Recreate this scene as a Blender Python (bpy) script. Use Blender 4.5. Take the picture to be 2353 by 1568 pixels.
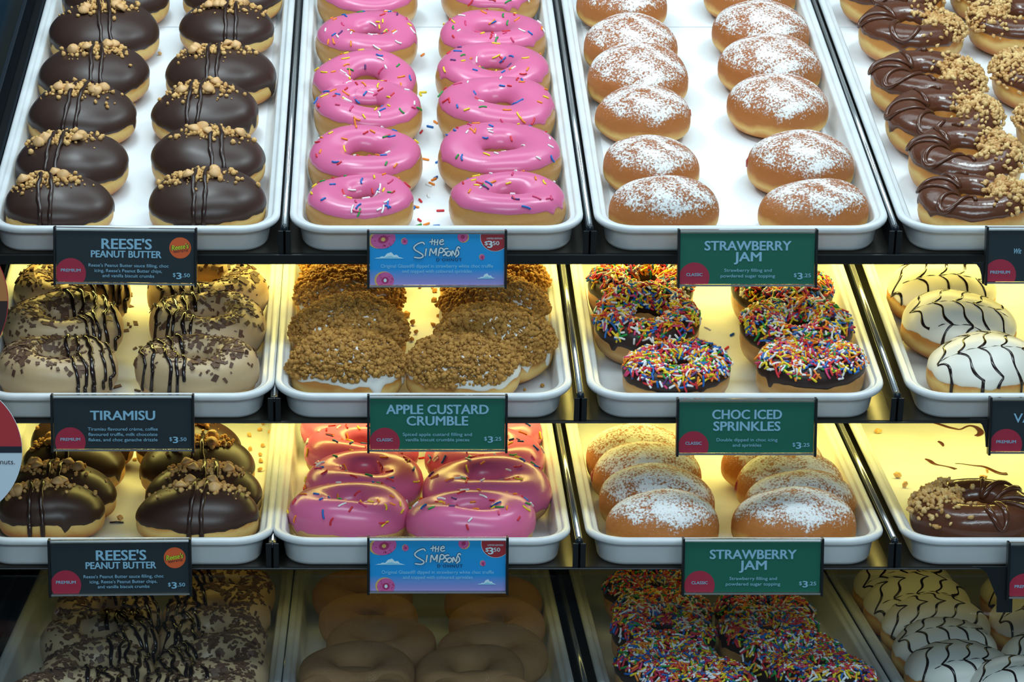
import bpy, math, random
import numpy as np
from mathutils import Vector, Matrix
SC = bpy.context.scene
COL = SC.collection
for _o in list(bpy.data.objects): bpy.data.objects.remove(_o)

# ------------------------------------------------------------------ camera
FPX, PX0, PY0 = 7000.0, 870.0, 784.0
PITCH = math.radians(9.6)
CAM_Z = 1.43
cam_d = bpy.data.cameras.new('camera'); cam = bpy.data.objects.new('camera', cam_d); COL.objects.link(cam)
cam_d.sensor_width = 36.0; cam_d.sensor_fit = 'HORIZONTAL'
cam_d.lens = 36.0*FPX/2353.0
cam_d.shift_x = (1176.5-PX0)/2353.0
cam_d.clip_start = 0.05; cam_d.clip_end = 60
cam.location = (0, 0, CAM_Z); cam.rotation_euler = (math.pi/2-PITCH, 0, 0)
SC.camera = cam
CF = np.array([0, math.cos(PITCH), -math.sin(PITCH)]); CU = np.array([0, math.sin(PITCH), math.cos(PITCH)])
CC = np.array([0, 0, CAM_Z])

# ------------------------------------------------------------------ world, lights, exposure
SC.view_settings.view_transform = 'Standard'; SC.view_settings.look = 'None'
SC.view_settings.exposure = 0.0; SC.view_settings.gamma = 1.0; SC.view_settings.use_curve_mapping = False
w = bpy.data.worlds.new('shop_room'); SC.world = w; w.use_nodes = True
w.node_tree.nodes['Background'].inputs[0].default_value = (0.42, 0.68, 0.92, 1)
w.node_tree.nodes['Background'].inputs[1].default_value = 0.17

def area(name, loc, target, sx, sy, power, col, spread=180):
    l = bpy.data.lights.new(name, 'AREA'); l.shape = 'RECTANGLE'; l.size = sx; l.size_y = sy
    l.energy = power; l.color = col; l.spread = math.radians(spread)
    o = bpy.data.objects.new(name, l); COL.objects.link(o); o.location = loc
    d = Vector(target)-Vector(loc); o.rotation_euler = d.to_track_quat('-Z', 'Y').to_euler()
    return o
COOL = (0.80, 0.95, 1.0); WARM = (1.0, 0.84, 0.21)
# lamps inside the top of the case, above the top shelf
area('case_top_lamp', (-0.25, 2.62, 2.05), (0.0, 2.80, 1.15), 0.30, 0.12, 3.4, COOL)
area('case_top_lamp', (0.75, 2.62, 2.05), (0.4, 2.80, 1.15), 0.30, 0.12, 3.4, COOL)
area('case_top_tube', (0.25, 2.95, 1.95), (0.25, 2.85, 1.15), 1.3, 0.25, 3.0, COOL)
# ceiling panels of the shop, in front of the case
area('shop_ceiling_panel', (0.3, 1.75, 3.0), (0.3, 2.5, 1.0), 2.2, 0.4, 27.0, (0.76, 0.93, 1.0))
area('shop_light_row', (0.3, -0.8, 2.25), (0.3, 2.5, 0.85), 2.6, 0.5, 48.0, (0.70, 0.90, 1.0))

# ------------------------------------------------------------------ tiers (planes of tray rims)
class Tier: pass
def ray(px, py):
    return CF + np.array([(px-PX0)/FPX, 0, 0]) + (PY0-py)/FPX*CU
def mk_tier(name, word, py_front, d, tilt, lip):
    t = Tier(); t.name = name; t.word = word; t.tilt = math.radians(tilt); t.lip = lip
    t.O = CC + ray(PX0, py_front)*d
    t.T = np.array([0, math.cos(t.tilt), math.sin(t.tilt)]); t.N = np.array([0, -math.sin(t.tilt), math.cos(t.tilt)])
    t.M = Matrix(((1, 0, 0, 0), (0, t.T[1], t.N[1], t.O[1]), (0, t.T[2], t.N[2], t.O[2]), (0, 0, 0, 1)))
    return t
TIERS = [mk_tier('top', 'top shelf', 524, 2.565, 17.3, -.0335),
         mk_tier('second', 'second shelf', 909, 2.536, 15.5, -.0262),
         mk_tier('third', 'third shelf', 1240, 2.527, 7.0, -.0265),
         mk_tier('bottom', 'bottom shelf', 1680, 2.460, 0.0, -.030)]
def unproject(t, px, py, h):
    """pixel -> (x, s) on the plane h above the rims of tier t; also camera depth"""
    r = ray(px, py); den = float(r@t.N); k = float((t.O + h*t.N - CC)@t.N)/den
    p = CC + k*r
    return float(p[0]), float((p-t.O)@t.T), k
for t, pyl in zip(TIERS, (608, 969, 1309, 1790)):
    hs = np.linspace(-.025, -.045, 400)
    pr = [(PY0-FPX*float((t.O+.0065*t.T+h*t.N-CC)@CU)/float((t.O+.0065*t.T+h*t.N-CC)@CF)) for h in hs]
    t.lip = min(-.0295, float(hs[int(np.argmin(np.abs(np.array(pr)-pyl)))]))
FLOOR_H = -0.0255
TRAY_W = 0.2500
TRAY_X = [[-.3338, -.0757, .1833, .4415], [-.3375, -.0872, .1752, .4430], [-.3384, -.0888, .1735, .4373], [-.3335, -.0825, .1875, .4402]]

# ------------------------------------------------------------------ helpers
def tag(o, label=None, cat=None, group=None, kind=None):
    if label: o['label'] = label
    if cat: o['category'] = cat
    if group: o['group'] = group
    if kind: o['kind'] = kind
    return o
def empty(name, M=None):
    o = bpy.data.objects.new(name, None); COL.objects.link(o); o.empty_display_size = .02
    if M is not None: o.matrix_world = M
    return o
def link_mesh(name, me, parent=None, M=None):
    o = bpy.data.objects.new(name, me); COL.objects.link(o)
    if parent is not None: o.parent = parent
    if M is not None: o.matrix_local = M
    return o
def mesh(name, V, F, mats, smooth=True, midx=None):
    me = bpy.data.meshes.new(name)
    me.from_pydata([tuple(v) for v in np.asarray(V).tolist()], [], F)
    for m in (mats if isinstance(mats, (list, tuple)) else [mats]): me.materials.append(m)
    n = len(me.polygons)
    if smooth: me.polygons.foreach_set('use_smooth', [True]*n)
    if midx is not None: me.polygons.foreach_set('material_index', midx)
    me.update()
    return me
class MB:
    """collects pieces of one part"""
    def __init__(s): s.V = []; s.F = []; s.I = []; s.n = 0
    def add(s, V, F, mi=0):
        V = np.asarray(V, float)
        s.V.append(V); n = s.n
        s.F.extend([tuple(i+n for i in f) for f in F]); s.I.extend([mi]*len(F)); s.n += len(V)
    def box(s, x0, x1, y0, y1, z0, z1, mi=0):
        V = [(x, y, z) for z in (z0, z1) for y in (y0, y1) for x in (x0, x1)]
        s.add(V, [(0, 2, 3, 1), (4, 5, 7, 6), (0, 1, 5, 4), (2, 6, 7, 3), (0, 4, 6, 2), (1, 3, 7, 5)], mi)
    def mesh(s, name, mats, smooth=False): return mesh(name, np.concatenate(s.V), s.F, mats, smooth, s.I)
    def build(s, name, mats, parent=None, smooth=False, M=None, bevel=0):
        o = link_mesh(name, s.mesh(name, mats, smooth), parent, M)
        if bevel:
            b = o.modifiers.new('edge', 'BEVEL'); b.width = bevel; b.segments = 2; b.limit_method = 'ANGLE'
        return o
def tube(path, rad, k=7, flat=1.0, up=None):
    """tube along a path; rad scalar or per point; returns V, F"""
    P = np.asarray(path, float); n = len(P); R = np.broadcast_to(np.asarray(rad, float), (n,))
    T = np.gradient(P, axis=0); T /= np.linalg.norm(T, axis=1)[:, None]+1e-12
    V = []
    ref = None
    for i in range(n):
        u = np.asarray(up[i]) if up is not None else (ref if ref is not None else np.array([.13, .2, .97]))
        b = np.cross(T[i], u); b /= np.linalg.norm(b)+1e-12; c = np.cross(b, T[i]); ref = c
        a = np.arange(k)*2*math.pi/k
        V.append(P[i]+R[i]*(np.cos(a)[:, None]*b+flat*np.sin(a)[:, None]*c))
    V = np.concatenate(V)
    F = [(i*k+j, i*k+(j+1) % k, (i+1)*k+(j+1) % k, (i+1)*k+j) for i in range(n-1) for j in range(k)]
    F.append(tuple(range(k-1, -1, -1))); F.append(tuple((n-1)*k+j for j in range(k)))
    return V, F

# ------------------------------------------------------------------ materials
def lin(c):
    return tuple((v/255/12.92 if v/255 <= .04045 else ((v/255+.055)/1.055)**2.4) for v in c)+(1,)
def mat(name, c, rough=.5, metal=0., spec=.5, bump=None, var=None, sss=0):
    m = bpy.data.materials.new(name); m.use_nodes = True
    nt = m.node_tree; b = nt.nodes['Principled BSDF']
    b.inputs['Base Color'].default_value = lin(c); b.inputs['Roughness'].default_value = rough
    b.inputs['Metallic'].default_value = metal; b.inputs['Specular IOR Level'].default_value = spec
    if sss:
        b.inputs['Subsurface Weight'].default_value = sss; b.inputs['Subsurface Radius'].default_value = (1, .5, .25)
        b.inputs['Subsurface Scale'].default_value = .004
    tc = None
    if bump or var:
        tc = nt.nodes.new('ShaderNodeTexCoord')
    if bump:
        n = nt.nodes.new('ShaderNodeTexNoise'); n.inputs['Scale'].default_value = bump[0]; n.inputs['Detail'].default_value = 4
        nt.links.new(tc.outputs['Object'], n.inputs['Vector'])
        bp = nt.nodes.new('ShaderNodeBump'); bp.inputs['Strength'].default_value = bump[1]; bp.inputs['Distance'].default_value = bump[2]
        nt.links.new(n.outputs['Fac'], bp.inputs['Height']); nt.links.new(bp.outputs['Normal'], b.inputs['Normal'])
    if var:
        n = nt.nodes.new('ShaderNodeTexNoise'); n.inputs['Scale'].default_value = var[0]; n.inputs['Detail'].default_value = 3
        nt.links.new(tc.outputs['Object'], n.inputs['Vector'])
        r = nt.nodes.new('ShaderNodeValToRGB'); r.color_ramp.elements[0].position = .35; r.color_ramp.elements[1].position = .65
        r.color_ramp.elements[0].color = lin(var[1]); r.color_ramp.elements[1].color = lin(c)
        nt.links.new(n.outputs['Fac'], r.inputs['Fac']); nt.links.new(r.outputs['Color'], b.inputs['Base Color'])
    return m
def dough_mat(name, stops, rough=.45, powder=None, pscale=420, pcol=(248, 247, 245)):
    """golden dough: baked zones by height on the bun (z in metres), pale proof line; powder = (zlow, zhigh, amount) of icing sugar"""
    m = bpy.data.materials.new(name); m.use_nodes = True; nt = m.node_tree; L = nt.links
    b = nt.nodes['Principled BSDF']; b.inputs['Roughness'].default_value = rough
    b.inputs['Subsurface Weight'].default_value = .12; b.inputs['Subsurface Radius'].default_value = (1, .5, .2); b.inputs['Subsurface Scale'].default_value = .004
    tc = nt.nodes.new('ShaderNodeTexCoord'); sx = nt.nodes.new('ShaderNodeSeparateXYZ'); L.new(tc.outputs['Object'], sx.inputs[0])
    n = nt.nodes.new('ShaderNodeTexNoise'); n.inputs['Scale'].default_value = 42; n.inputs['Detail'].default_value = 4; L.new(tc.outputs['Object'], n.inputs['Vector'])
    ma = nt.nodes.new('ShaderNodeMath'); ma.operation = 'MULTIPLY_ADD'; ma.inputs[1].default_value = .016; L.new(n.outputs['Fac'], ma.inputs[0]); L.new(sx.outputs['Z'], ma.inputs[2])
    mr = nt.nodes.new('ShaderNodeMapRange'); mr.inputs['From Min'].default_value = .006; mr.inputs['From Max'].default_value = .048; L.new(ma.outputs[0], mr.inputs['Value'])
    r = nt.nodes.new('ShaderNodeValToRGB'); e = r.color_ramp.elements
    e[0].position = stops[0][0]; e[0].color = lin(stops[0][1]); e[1].position = stops[-1][0]; e[1].color = lin(stops[-1][1])
    for p, c in stops[1:-1]:
        q = e.new(p); q.color = lin(c)
    L.new(mr.outputs[0], r.inputs['Fac'])
    col = r.outputs['Color']
    bp = nt.nodes.new('ShaderNodeBump'); bp.inputs['Strength'].default_value = .38; bp.inputs['Distance'].default_value = .0018
    n2 = nt.nodes.new('ShaderNodeTexNoise'); n2.inputs['Scale'].default_value = 160; n2.inputs['Detail'].default_value = 5; L.new(tc.outputs['Object'], n2.inputs['Vector'])
    hgt = n2.outputs['Fac']
    if powder:
        z0, z1, amt = powder
        f = nt.nodes.new('ShaderNodeTexNoise'); f.inputs['Scale'].default_value = pscale; f.inputs['Detail'].default_value = 3; f.inputs['Roughness'].default_value = .65; L.new(tc.outputs['Object'], f.inputs['Vector'])
        g = nt.nodes.new('ShaderNodeTexNoise'); g.inputs['Scale'].default_value = 30; g.inputs['Detail'].default_value = 5; g.inputs['Distortion'].default_value = 1.2; L.new(tc.outputs['Object'], g.inputs['Vector'])
        zz = nt.nodes.new('ShaderNodeMapRange'); zz.inputs['From Min'].default_value = z0; zz.inputs['From Max'].default_value = z1; zz.inputs['To Min'].default_value = -.50; zz.inputs['To Max'].default_value = amt
        L.new(sx.outputs['Z'], zz.inputs['Value'])
        a1 = nt.nodes.new('ShaderNodeMath'); a1.operation = 'MULTIPLY_ADD'; a1.inputs[1].default_value = .75; L.new(g.outputs['Fac'], a1.inputs[0]); L.new(zz.outputs[0], a1.inputs[2])
        a2 = nt.nodes.new('ShaderNodeMath'); a2.operation = 'ADD'; L.new(f.outputs['Fac'], a2.inputs[0]); L.new(a1.outputs[0], a2.inputs[1])
        pr = nt.nodes.new('ShaderNodeMapRange'); pr.interpolation_type = 'SMOOTHSTEP'; pr.inputs['From Min'].default_value = 1.0; pr.inputs['From Max'].default_value = 1.22; L.new(a2.outputs[0], pr.inputs['Value'])
        mx = nt.nodes.new('ShaderNodeMixRGB'); mx.inputs[2].default_value = lin(pcol); L.new(pr.outputs[0], mx.inputs[0]); L.new(col, mx.inputs[1]); col = mx.outputs[0]
        rr = nt.nodes.new('ShaderNodeMapRange'); rr.inputs['To Min'].default_value = rough; rr.inputs['To Max'].default_value = .95; L.new(pr.outputs[0], rr.inputs['Value']); L.new(rr.outputs[0], b.inputs['Roughness'])
        hh = nt.nodes.new('ShaderNodeMath'); hh.operation = 'MULTIPLY_ADD'; hh.inputs[1].default_value = .6; L.new(pr.outputs[0], hh.inputs[0]); L.new(n2.outputs['Fac'], hh.inputs[2]); hgt = hh.outputs[0]
        bp.inputs['Strength'].default_value = .5
    L.new(hgt, bp.inputs['Height']); L.new(bp.outputs['Normal'], b.inputs['Normal'])
    L.new(col, b.inputs['Base Color'])
    return m
GOLD = [(0., (160, 88, 34)), (.25, (190, 116, 48)), (.42, (226, 182, 104)), (.50, (232, 194, 118)), (.62, (206, 138, 62)), (1., (176, 104, 42))]
M = {}
M['bun'] = dough_mat('bun_dough', GOLD)
M['ring'] = dough_mat('ring_dough', [(0., (168, 108, 52)), (.25, (194, 138, 74)), (.42, (218, 172, 106)), (.55, (198, 144, 80)), (1., (186, 128, 66))], .32)
M['sugared'] = dough_mat('sugared_bun_dough', [(0., (160, 92, 36)), (.20, (196, 126, 54)), (.33, (228, 186, 110)), (.40, (216, 164, 88)), (.52, (182, 110, 48)), (1., (162, 90, 38))], .6, (.006, .034, .265), 500)
M['sugared_thick'] = dough_mat('thickly_sugared_bun_dough', [(0., (170, 98, 36)), (.16, (204, 136, 58)), (.30, (230, 186, 108)), (.38, (218, 164, 84)), (.5, (190, 118, 50)), (1., (176, 100, 40))], .6, (.006, .036, .31), 480)
M['cinnamon'] = dough_mat('cinnamon_sugar_dough', [(0., (150, 108, 66)), (.4, (182, 138, 88)), (1., (148, 108, 70))], .8, (-.03, .04, .16), 900, (186, 150, 110))
M['choc'] = mat('dark_chocolate_icing', (60, 40, 33), .36, spec=.42, bump=(40, .12, .002))
M['choc2'] = mat('sprinkle_base_chocolate', (46, 27, 21), .42)
M['milk'] = mat('hazelnut_chocolate_icing', (92, 52, 34), .20, spec=.55, bump=(70, .25, .003))
M['pink'] = mat('pink_strawberry_icing', (220, 108, 152), .26, spec=.5, bump=(45, .10, .002), sss=.08)
M['coffee'] = mat('coffee_truffle_icing', (196, 166, 126), .42, bump=(60, .25, .003))
M['white'] = mat('white_icing', (236, 230, 216), .38, bump=(50, .15, .002))
M['cream'] = mat('white_cream_icing', (238, 236, 230), .4)
M['drizzle'] = mat('dark_ganache_drizzle', (34, 21, 18), .14, spec=.6)
M['drizzle_choc'] = mat('chocolate_drizzle', (50, 31, 25), .25)
M['milkdrizzle'] = mat('hazelnut_spread_swirl', (88, 50, 33), .15, spec=.6)
M['crumb'] = mat('biscuit_crumb', (226, 182, 114), .8, var=(230, (204, 152, 88)))
M['chip'] = mat('peanut_butter_chip', (222, 174, 116), .45)
M['crumble'] = mat('brown_biscuit_crumble', (190, 140, 66), .8, var=(160, (150, 104, 42)))
M['flake'] = mat('milk_chocolate_flake', (112, 80, 58), .6, var=(150, (86, 58, 42)))
M['nut'] = mat('chopped_hazelnut', (228, 192, 128), .55, var=(110, (190, 138, 76)))
M['jam'] = mat('strawberry_jam', (170, 60, 48), .25)
SPR = [('red', (214, 40, 52)), ('white', (242, 240, 238)), ('yellow', (244, 214, 40)), ('orange', (244, 138, 36)), ('blue', (24, 104, 186)), ('green', (36, 150, 62)), ('pink', (218, 64, 116)), ('purple', (98, 54, 116))]
SM = [mat(n+'_sugar_strand', c, .4) for n, c in SPR]
M['tray'] = mat('white_tray_plastic', (226, 229, 230), .30, var=(26, (216, 219, 220)))
M['paper'] = mat('white_tray_paper', (236, 240, 243), .55)
M['black'] = mat('black_shelf_coating', (17, 22, 25), .35)
M['bay'] = mat('dark_steel_bay', (128, 124, 116), .30, .95, bump=(700, .06, .0005))
M['fin'] = mat('blue_black_divider', (26, 34, 42), .28)
M['chrome'] = mat('clear_rail_strip', (205, 208, 208), .18, .8)
M['wall'] = mat('dark_teal_case_side', (22, 60, 82), .25)
M['back'] = mat('dark_case_back', (70, 72, 70), .5)
M['steel'] = mat('steel_post', (120, 124, 126), .35, .9)
def clear_mat(name, tint, gloss_rough=.04, extra=.02, ior=1.3):
    m = bpy.data.materials.new(name); m.use_nodes = True; nt = m.node_tree; nt.nodes.clear(); L = nt.links
    o = nt.nodes.new('ShaderNodeOutputMaterial'); t = nt.nodes.new('ShaderNodeBsdfTransparent'); t.inputs[0].default_value = tint
    g = nt.nodes.new('ShaderNodeBsdfGlossy'); g.inputs['Roughness'].default_value = gloss_rough
    f = nt.nodes.new('ShaderNodeLayerWeight'); f.inputs['Blend'].default_value = .5
    q = nt.nodes.new('ShaderNodeMath'); q.operation = 'POWER'; q.inputs[1].default_value = 5; L.new(f.outputs['Facing'], q.inputs[0])
    a = nt.nodes.new('ShaderNodeMath'); a.operation = 'MULTIPLY_ADD'; a.inputs[1].default_value = ior-.4; a.inputs[2].default_value = extra+.006; L.new(q.outputs[0], a.inputs[0])
    x = nt.nodes.new('ShaderNodeMixShader'); L.new(a.outputs[0], x.inputs[0]); L.new(t.outputs[0], x.inputs[1]); L.new(g.outputs[0], x.inputs[2]); L.new(x.outputs[0], o.inputs[0])
    return m
M['clear'] = clear_mat('clear_acrylic', (.97, .985, .985, 1), .05, .002, 1.18)
M['glass'] = clear_mat('case_front_glass', (.90, .925, .94, 1), .02, .012)

#@@STRUCTURE
# ------------------------------------------------------------------ case: sides, back, shelves
TX = Matrix.Translation
SHELF_LEN = .70; SF = .0085
XL, XR = -.356, .92
def struct(name, V4, F, m):
    pass
b = MB(); b.box(-.40, -.372, 2.33, 3.36, 0., 2.25); tag(b.build('wall_left', M['wall']), 'dark teal side panel of the display case', kind='structure')
b = MB(); b.box(.95, .975, 2.33, 3.36, 0., 2.25); tag(b.build('wall_right', M['wall']), 'dark side panel at the far end of the case', kind='structure')
b = MB(); b.box(-.40, .975, 3.36, 3.40, 0., 2.25); tag(b.build('wall_back', M['back']), 'dark back panel behind the shelves', kind='structure')
b = MB(); b.box(-6, 6, -4, 6, -.02, 0.); tag(b.build('floor', mat('shop_floor', (90, 92, 94), .5)), 'grey shop floor', kind='structure')

for ti, t in enumerate(TIERS):
    root = empty('display_shelf', t.M)
    tag(root, ['black sloping shelf at the very top holding peanut bun and pink ring trays', 'black sloping shelf second from the top, holding coffee rings and crumble buns',
               'black shelf third from the top, with one tray nearly empty', 'dark lowest shelf behind the front glass'][ti], 'shelf', 'shelves of the display case')
    b = MB(); b.box(XL, XR, SF, SHELF_LEN, min(t.lip, -.0298), -.0288); b.build('shelf_board', M['black'], root, bevel=.0004)
    for k in range(4):
        x0 = TRAY_X[ti][k]; x1 = x0+TRAY_W
        nx = TRAY_X[ti][k+1] if k < 3 else x1+.012
        pv = TRAY_X[ti][k-1]+TRAY_W if k else x0-.010
        g0 = (pv+x0)/2; g1 = (x1+nx)/2
        # each tray has its own steel pan with folded sides
        b = MB(); b.box(g0+.0014, g1-.0014, SF+.001, SHELF_LEN-.01, -.0287, -.0278); b.build('bay_floor', M['bay'], root)
        for gx, sgn in ((g0+.0008, 1), (g1-.0008, -1)):
            b = MB(); b.box(min(gx, gx+sgn*.0022), max(gx, gx+sgn*.0022), SF+.001, SHELF_LEN-.01, -.0277, -.0062)
            b.build('bay_side', M['fin'], root)
            b = MB(); b.box(min(gx, gx+sgn*.0046), max(gx, gx+sgn*.0046), SF-.0006, SF+.0006, -.0287, -.0066)
            b.build('bay_front_edge', M['black'], root, bevel=.0004)
        if k < 3:
            gx = g1
            rz = -.0052 if nx-x1 > .006 else -.0086
            V, F = tube([(gx, SF+.008, rz), (gx, SHELF_LEN-.03, rz)], .0022, 10)
            bb = MB(); bb.add(V, F)
            rail = bb.build('divider_rail', M['chrome'], root, True)
            import bmesh
            bm = bmesh.new(); bmesh.ops.create_uvsphere(bm, u_segments=14, v_segments=10, radius=.0033, matrix=Matrix.Translation((gx, SF+.004, rz-.0006)))
            me = bpy.data.meshes.new('rail_ball'); bm.to_mesh(me); bm.free(); me.materials.append(M['fin'])
            me.polygons.foreach_set('use_smooth', [True]*len(me.polygons)); link_mesh('rail_end_ball', me, rail)
    b = MB(); b.box(XL, XR, SF-.0022, SF-.0008, t.lip, -.0280); b.build('front_lip', M['black'], root, bevel=.0006)
    b = MB(); b.box(XL-.001, XL+.0035, SF, SHELF_LEN, -.0280, -.002); b.build('end_rail', M['fin'], root, bevel=.0008)
    if ti < 3:   # warm strip lamp under the shelf, lighting the trays below
        lx, ly, lz = .28, (.17, .23, .25)[ti], -.0375
        bb = MB(); bb.box(XL+.02, XR-.02, ly-.012, ly+.012, -.0360, -.0301); bb.build('lamp_housing', M['steel'], root)
        l = bpy.data.lights.new('warm_strip_lamp', 'AREA'); l.shape = 'RECTANGLE'; l.size = 1.2; l.size_y = .02; l.energy = (4.4, 2.6, .15)[ti]; l.color = WARM
        lo = bpy.data.objects.new('warm_strip_lamp', l); COL.objects.link(lo)
        lo.matrix_world = t.M @ Matrix.Translation((lx, ly, lz)) @ Matrix.Rotation(math.radians(-6), 4, 'X')
# front glass of the lowest compartment
t3 = TIERS[2]; gy = float(t3.O[1])+.0025; gz = float(t3.O[2])+t3.lip-.002
pf = [(0, 0), (0, -.0225), (-.0006, -.0236), (-.140, -.1435)]
nn = len(pf); V = [(x, y+oy, z+oy*.4) for x in (XL, XR) for oy in (0, .0025) for y, z in pf]
F = []
for i in range(nn-1):
    F += [(i, i+1, 2*nn+i+1, 2*nn+i), (nn+i, 3*nn+i, 3*nn+i+1, nn+i+1), (i, nn+i, nn+i+1, i+1), (2*nn+i, 2*nn+i+1, 3*nn+i+1, 3*nn+i)]
F += [(0, 2*nn, 3*nn, nn), (nn-1, 2*nn-1, 4*nn-1, 3*nn-1)]
go = link_mesh('front_glass_pane', mesh('front_glass_pane', V, F, M['glass'], False)); go.matrix_world = TX((0, gy-.001, gz-.001))
tag(go, 'clear bent glass pane closing the lowest compartment under the third shelf', 'glass pane')
b = MB(); b.box(XL-.012, XR+.02, 2.345, 3.36, 0., .660); tag(b.build('case_plinth', M['black']), 'black base cabinet carrying the lowest shelf', kind='structure')

# ------------------------------------------------------------------ trays
def rrect(x0, x1, y0, y1, r, n=9):
    pts = []
    for cx, cy, a0 in ((x1-r, y0+r, -90), (x1-r, y1-r, 0), (x0+r, y1-r, 90), (x0+r, y0+r, 180)):
        for i in range(n+1):
            a = math.radians(a0+90*i/n); pts.append((cx+r*math.cos(a), cy+r*math.sin(a)))
    return pts
def tray_mesh():
    L = .66; W = TRAY_W; r = .034
    prof = [(.0150, -.0275), (.0122, -.0268), (.0104, -.0240), (.0076, -.0075), (.0066, -.0064), (.0012, -.0058), (.0002, -.0046), (0, -.0026), (.0006, -.0009), (.0020, 0), (.0050, 0), (.0061, -.0007),
            (.0067, -.0020), (.0075, -.0026), (.0100, -.0026), (.0108, -.0032), (.0116, -.0050), (.0142, -.0236), (.0156, -.0250), (.0175, -.0255)]
    V = []; k = 0
    for ins, h in prof:
        pts = rrect(ins, W-ins, ins, L-ins, max(r-ins, .012)); k = len(pts)
        V += [(x, y, h) for x, y in pts]
    F = []
    for i in range(len(prof)-1):
        for j in range(k):
            a = i*k+j; c = i*k+(j+1) % k
            F.append((a, c, c+k, a+k))
    F.append(tuple(range(k-1, -1, -1))); F.append(tuple((len(prof)-1)*k+j for j in range(k)))
    return mesh('serving_tray', V, F, M['tray'])
TM = tray_mesh()
TRAY_WORDS = [['peanut chocolate buns', 'pink sprinkled rings', 'sugared jam buns', 'hazelnut chocolate rings'],
              ['coffee rings with flakes', 'brown crumble buns', 'chocolate sprinkle rings', 'white feathered buns'],
              ['peanut chocolate buns', 'pink sprinkled rings', 'sugared jam buns', 'one hazelnut ring'],
              ['coffee rings with flakes', 'cinnamon sugar rings', 'chocolate sprinkle rings', 'white feathered buns']]
for ti, t in enumerate(TIERS):
    for k in range(4):
        o = link_mesh('serving_tray', TM); o.matrix_world = t.M @ TX((TRAY_X[ti][k], 0, 0))
        tag(o, 'white round-cornered tray under the %s on the %s' % (TRAY_WORDS[ti][k], t.word), 'tray', 'white trays in the case')
# paper sheets in the top trays: a long front sheet and a second one behind, meeting at a visible line
t = TIERS[0]
for k in range(4):
    _, s1, _ = unproject(t, 1000, 65, FLOOR_H)
    x0 = TRAY_X[0][k]+.0205; x1 = TRAY_X[0][k]+TRAY_W-.0205
    b = MB(); b.box(x0, x1, .0235, s1, FLOOR_H+.0002, FLOOR_H+.0007); o = b.build('paper_liner', M['paper']); o.matrix_world = t.M
    tag(o, 'white paper sheet lining the front of the tray of %s' % TRAY_WORDS[0][k], 'tray paper', 'paper sheets in the top trays')
    b = MB(); b.box(x0-.001, x1+.001, s1+.0008, .63, FLOOR_H+.0002, FLOOR_H+.0016); o = b.build('paper_liner', M['paper']); o.matrix_world = t.M
    tag(o, 'second white paper sheet at the back of the tray of %s' % TRAY_WORDS[0][k], 'tray paper', 'paper sheets in the top trays')

#@@DOUGHNUTS
# ------------------------------------------------------------------ doughnut bodies
class Body:
    """kind ring/bun; u around, p angle from the top over the outside (negative = into the hole)"""
    def __init__(s, kind, D, hr, ey, rng):
        s.kind = kind; s.D = D; s.h = hr*D; s.ey = ey
        if kind == 'ring':
            hole = rng.uniform(.12, .155); s.a = D*(.5-hole)/2; s.R = D/2-s.a; s.b = s.h/2
        else:
            s.A = D/2; s.eq = s.h*.38
        s.ph = [rng.uniform(0, 6.28) for _ in range(8)]; s.rng = rng
        s.tilt = (rng.uniform(-.03, .03), rng.uniform(-.03, .03))
    def pos(s, u, p):
        u = np.asarray(u, float); p = np.asarray(p, float); ph = s.ph
        sn, cs = np.sin(p), np.cos(p)
        wob = 1+.018*np.sin(2*u+ph[0])+.012*np.sin(3*u+ph[1])+.006*np.sin(7*u+ph[2]+2*p)
        if s.kind == 'ring':
            rr = s.a*np.sign(sn)*np.abs(sn)**.92
            r = (s.R+rr)*1.0
            z = s.b+s.b*np.sign(cs)*np.abs(cs)**.82
            z = z*(1+.035*np.sin(2*u+ph[3])+.02*np.sin(3*u+ph[4]))
        else:
            r = s.A*np.where(cs > 0, np.abs(sn)**.90, np.abs(sn)**.60)
            z = np.where(cs > 0, s.eq+(s.h-s.eq)*np.abs(cs)**.92, s.eq-s.eq*np.abs(cs)**.6)
            z = z+s.h*.05*(r/s.A)*np.sin(u+ph[5])*np.clip(cs, 0, 1)+s.h*.02*np.sin(3*u+ph[6]+p)*sn
        r = r*wob
        x = r*np.cos(u); y = r*np.sin(u)*s.ey
        z = z+(x*s.tilt[0]+y*s.tilt[1])*np.clip(z/s.h, 0, 1)
        return np.stack([x, y, z], -1)
    def nrm(s, u, p):
        e = 1e-3
        du = s.pos(np.asarray(u)+e, p)-s.pos(np.asarray(u)-e, p); dp = s.pos(u, np.asarray(p)+e)-s.pos(u, np.asarray(p)-e)
        n = np.cross(dp, du); n /= np.linalg.norm(n, axis=-1)[..., None]+1e-15
        return n
    def surf(s, u, p, off=0.):
        u, p = np.broadcast_arrays(np.asarray(u, float), np.asarray(p, float))
        return s.pos(u, p)+s.nrm(u, p)*np.asarray(off)[..., None]
    def at(s, x, y):
        """(u, p) of the surface above plan point (x, y)"""
        yy = y/s.ey; u = math.atan2(yy, x); r = math.hypot(x, yy)
        if s.kind == 'ring': return u, math.asin(max(-1, min(1, (r-s.R)/s.a)))
        return u, math.asin(min(1, (r/s.A)**(1/.90)))
def grid_faces(nu, nv):
    """nu around (closed), nv rows"""
    return [(i*nu+j, i*nu+(j+1) % nu, (i+1)*nu+(j+1) % nu, (i+1)*nu+j) for i in range(nv-1) for j in range(nu)]
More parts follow.
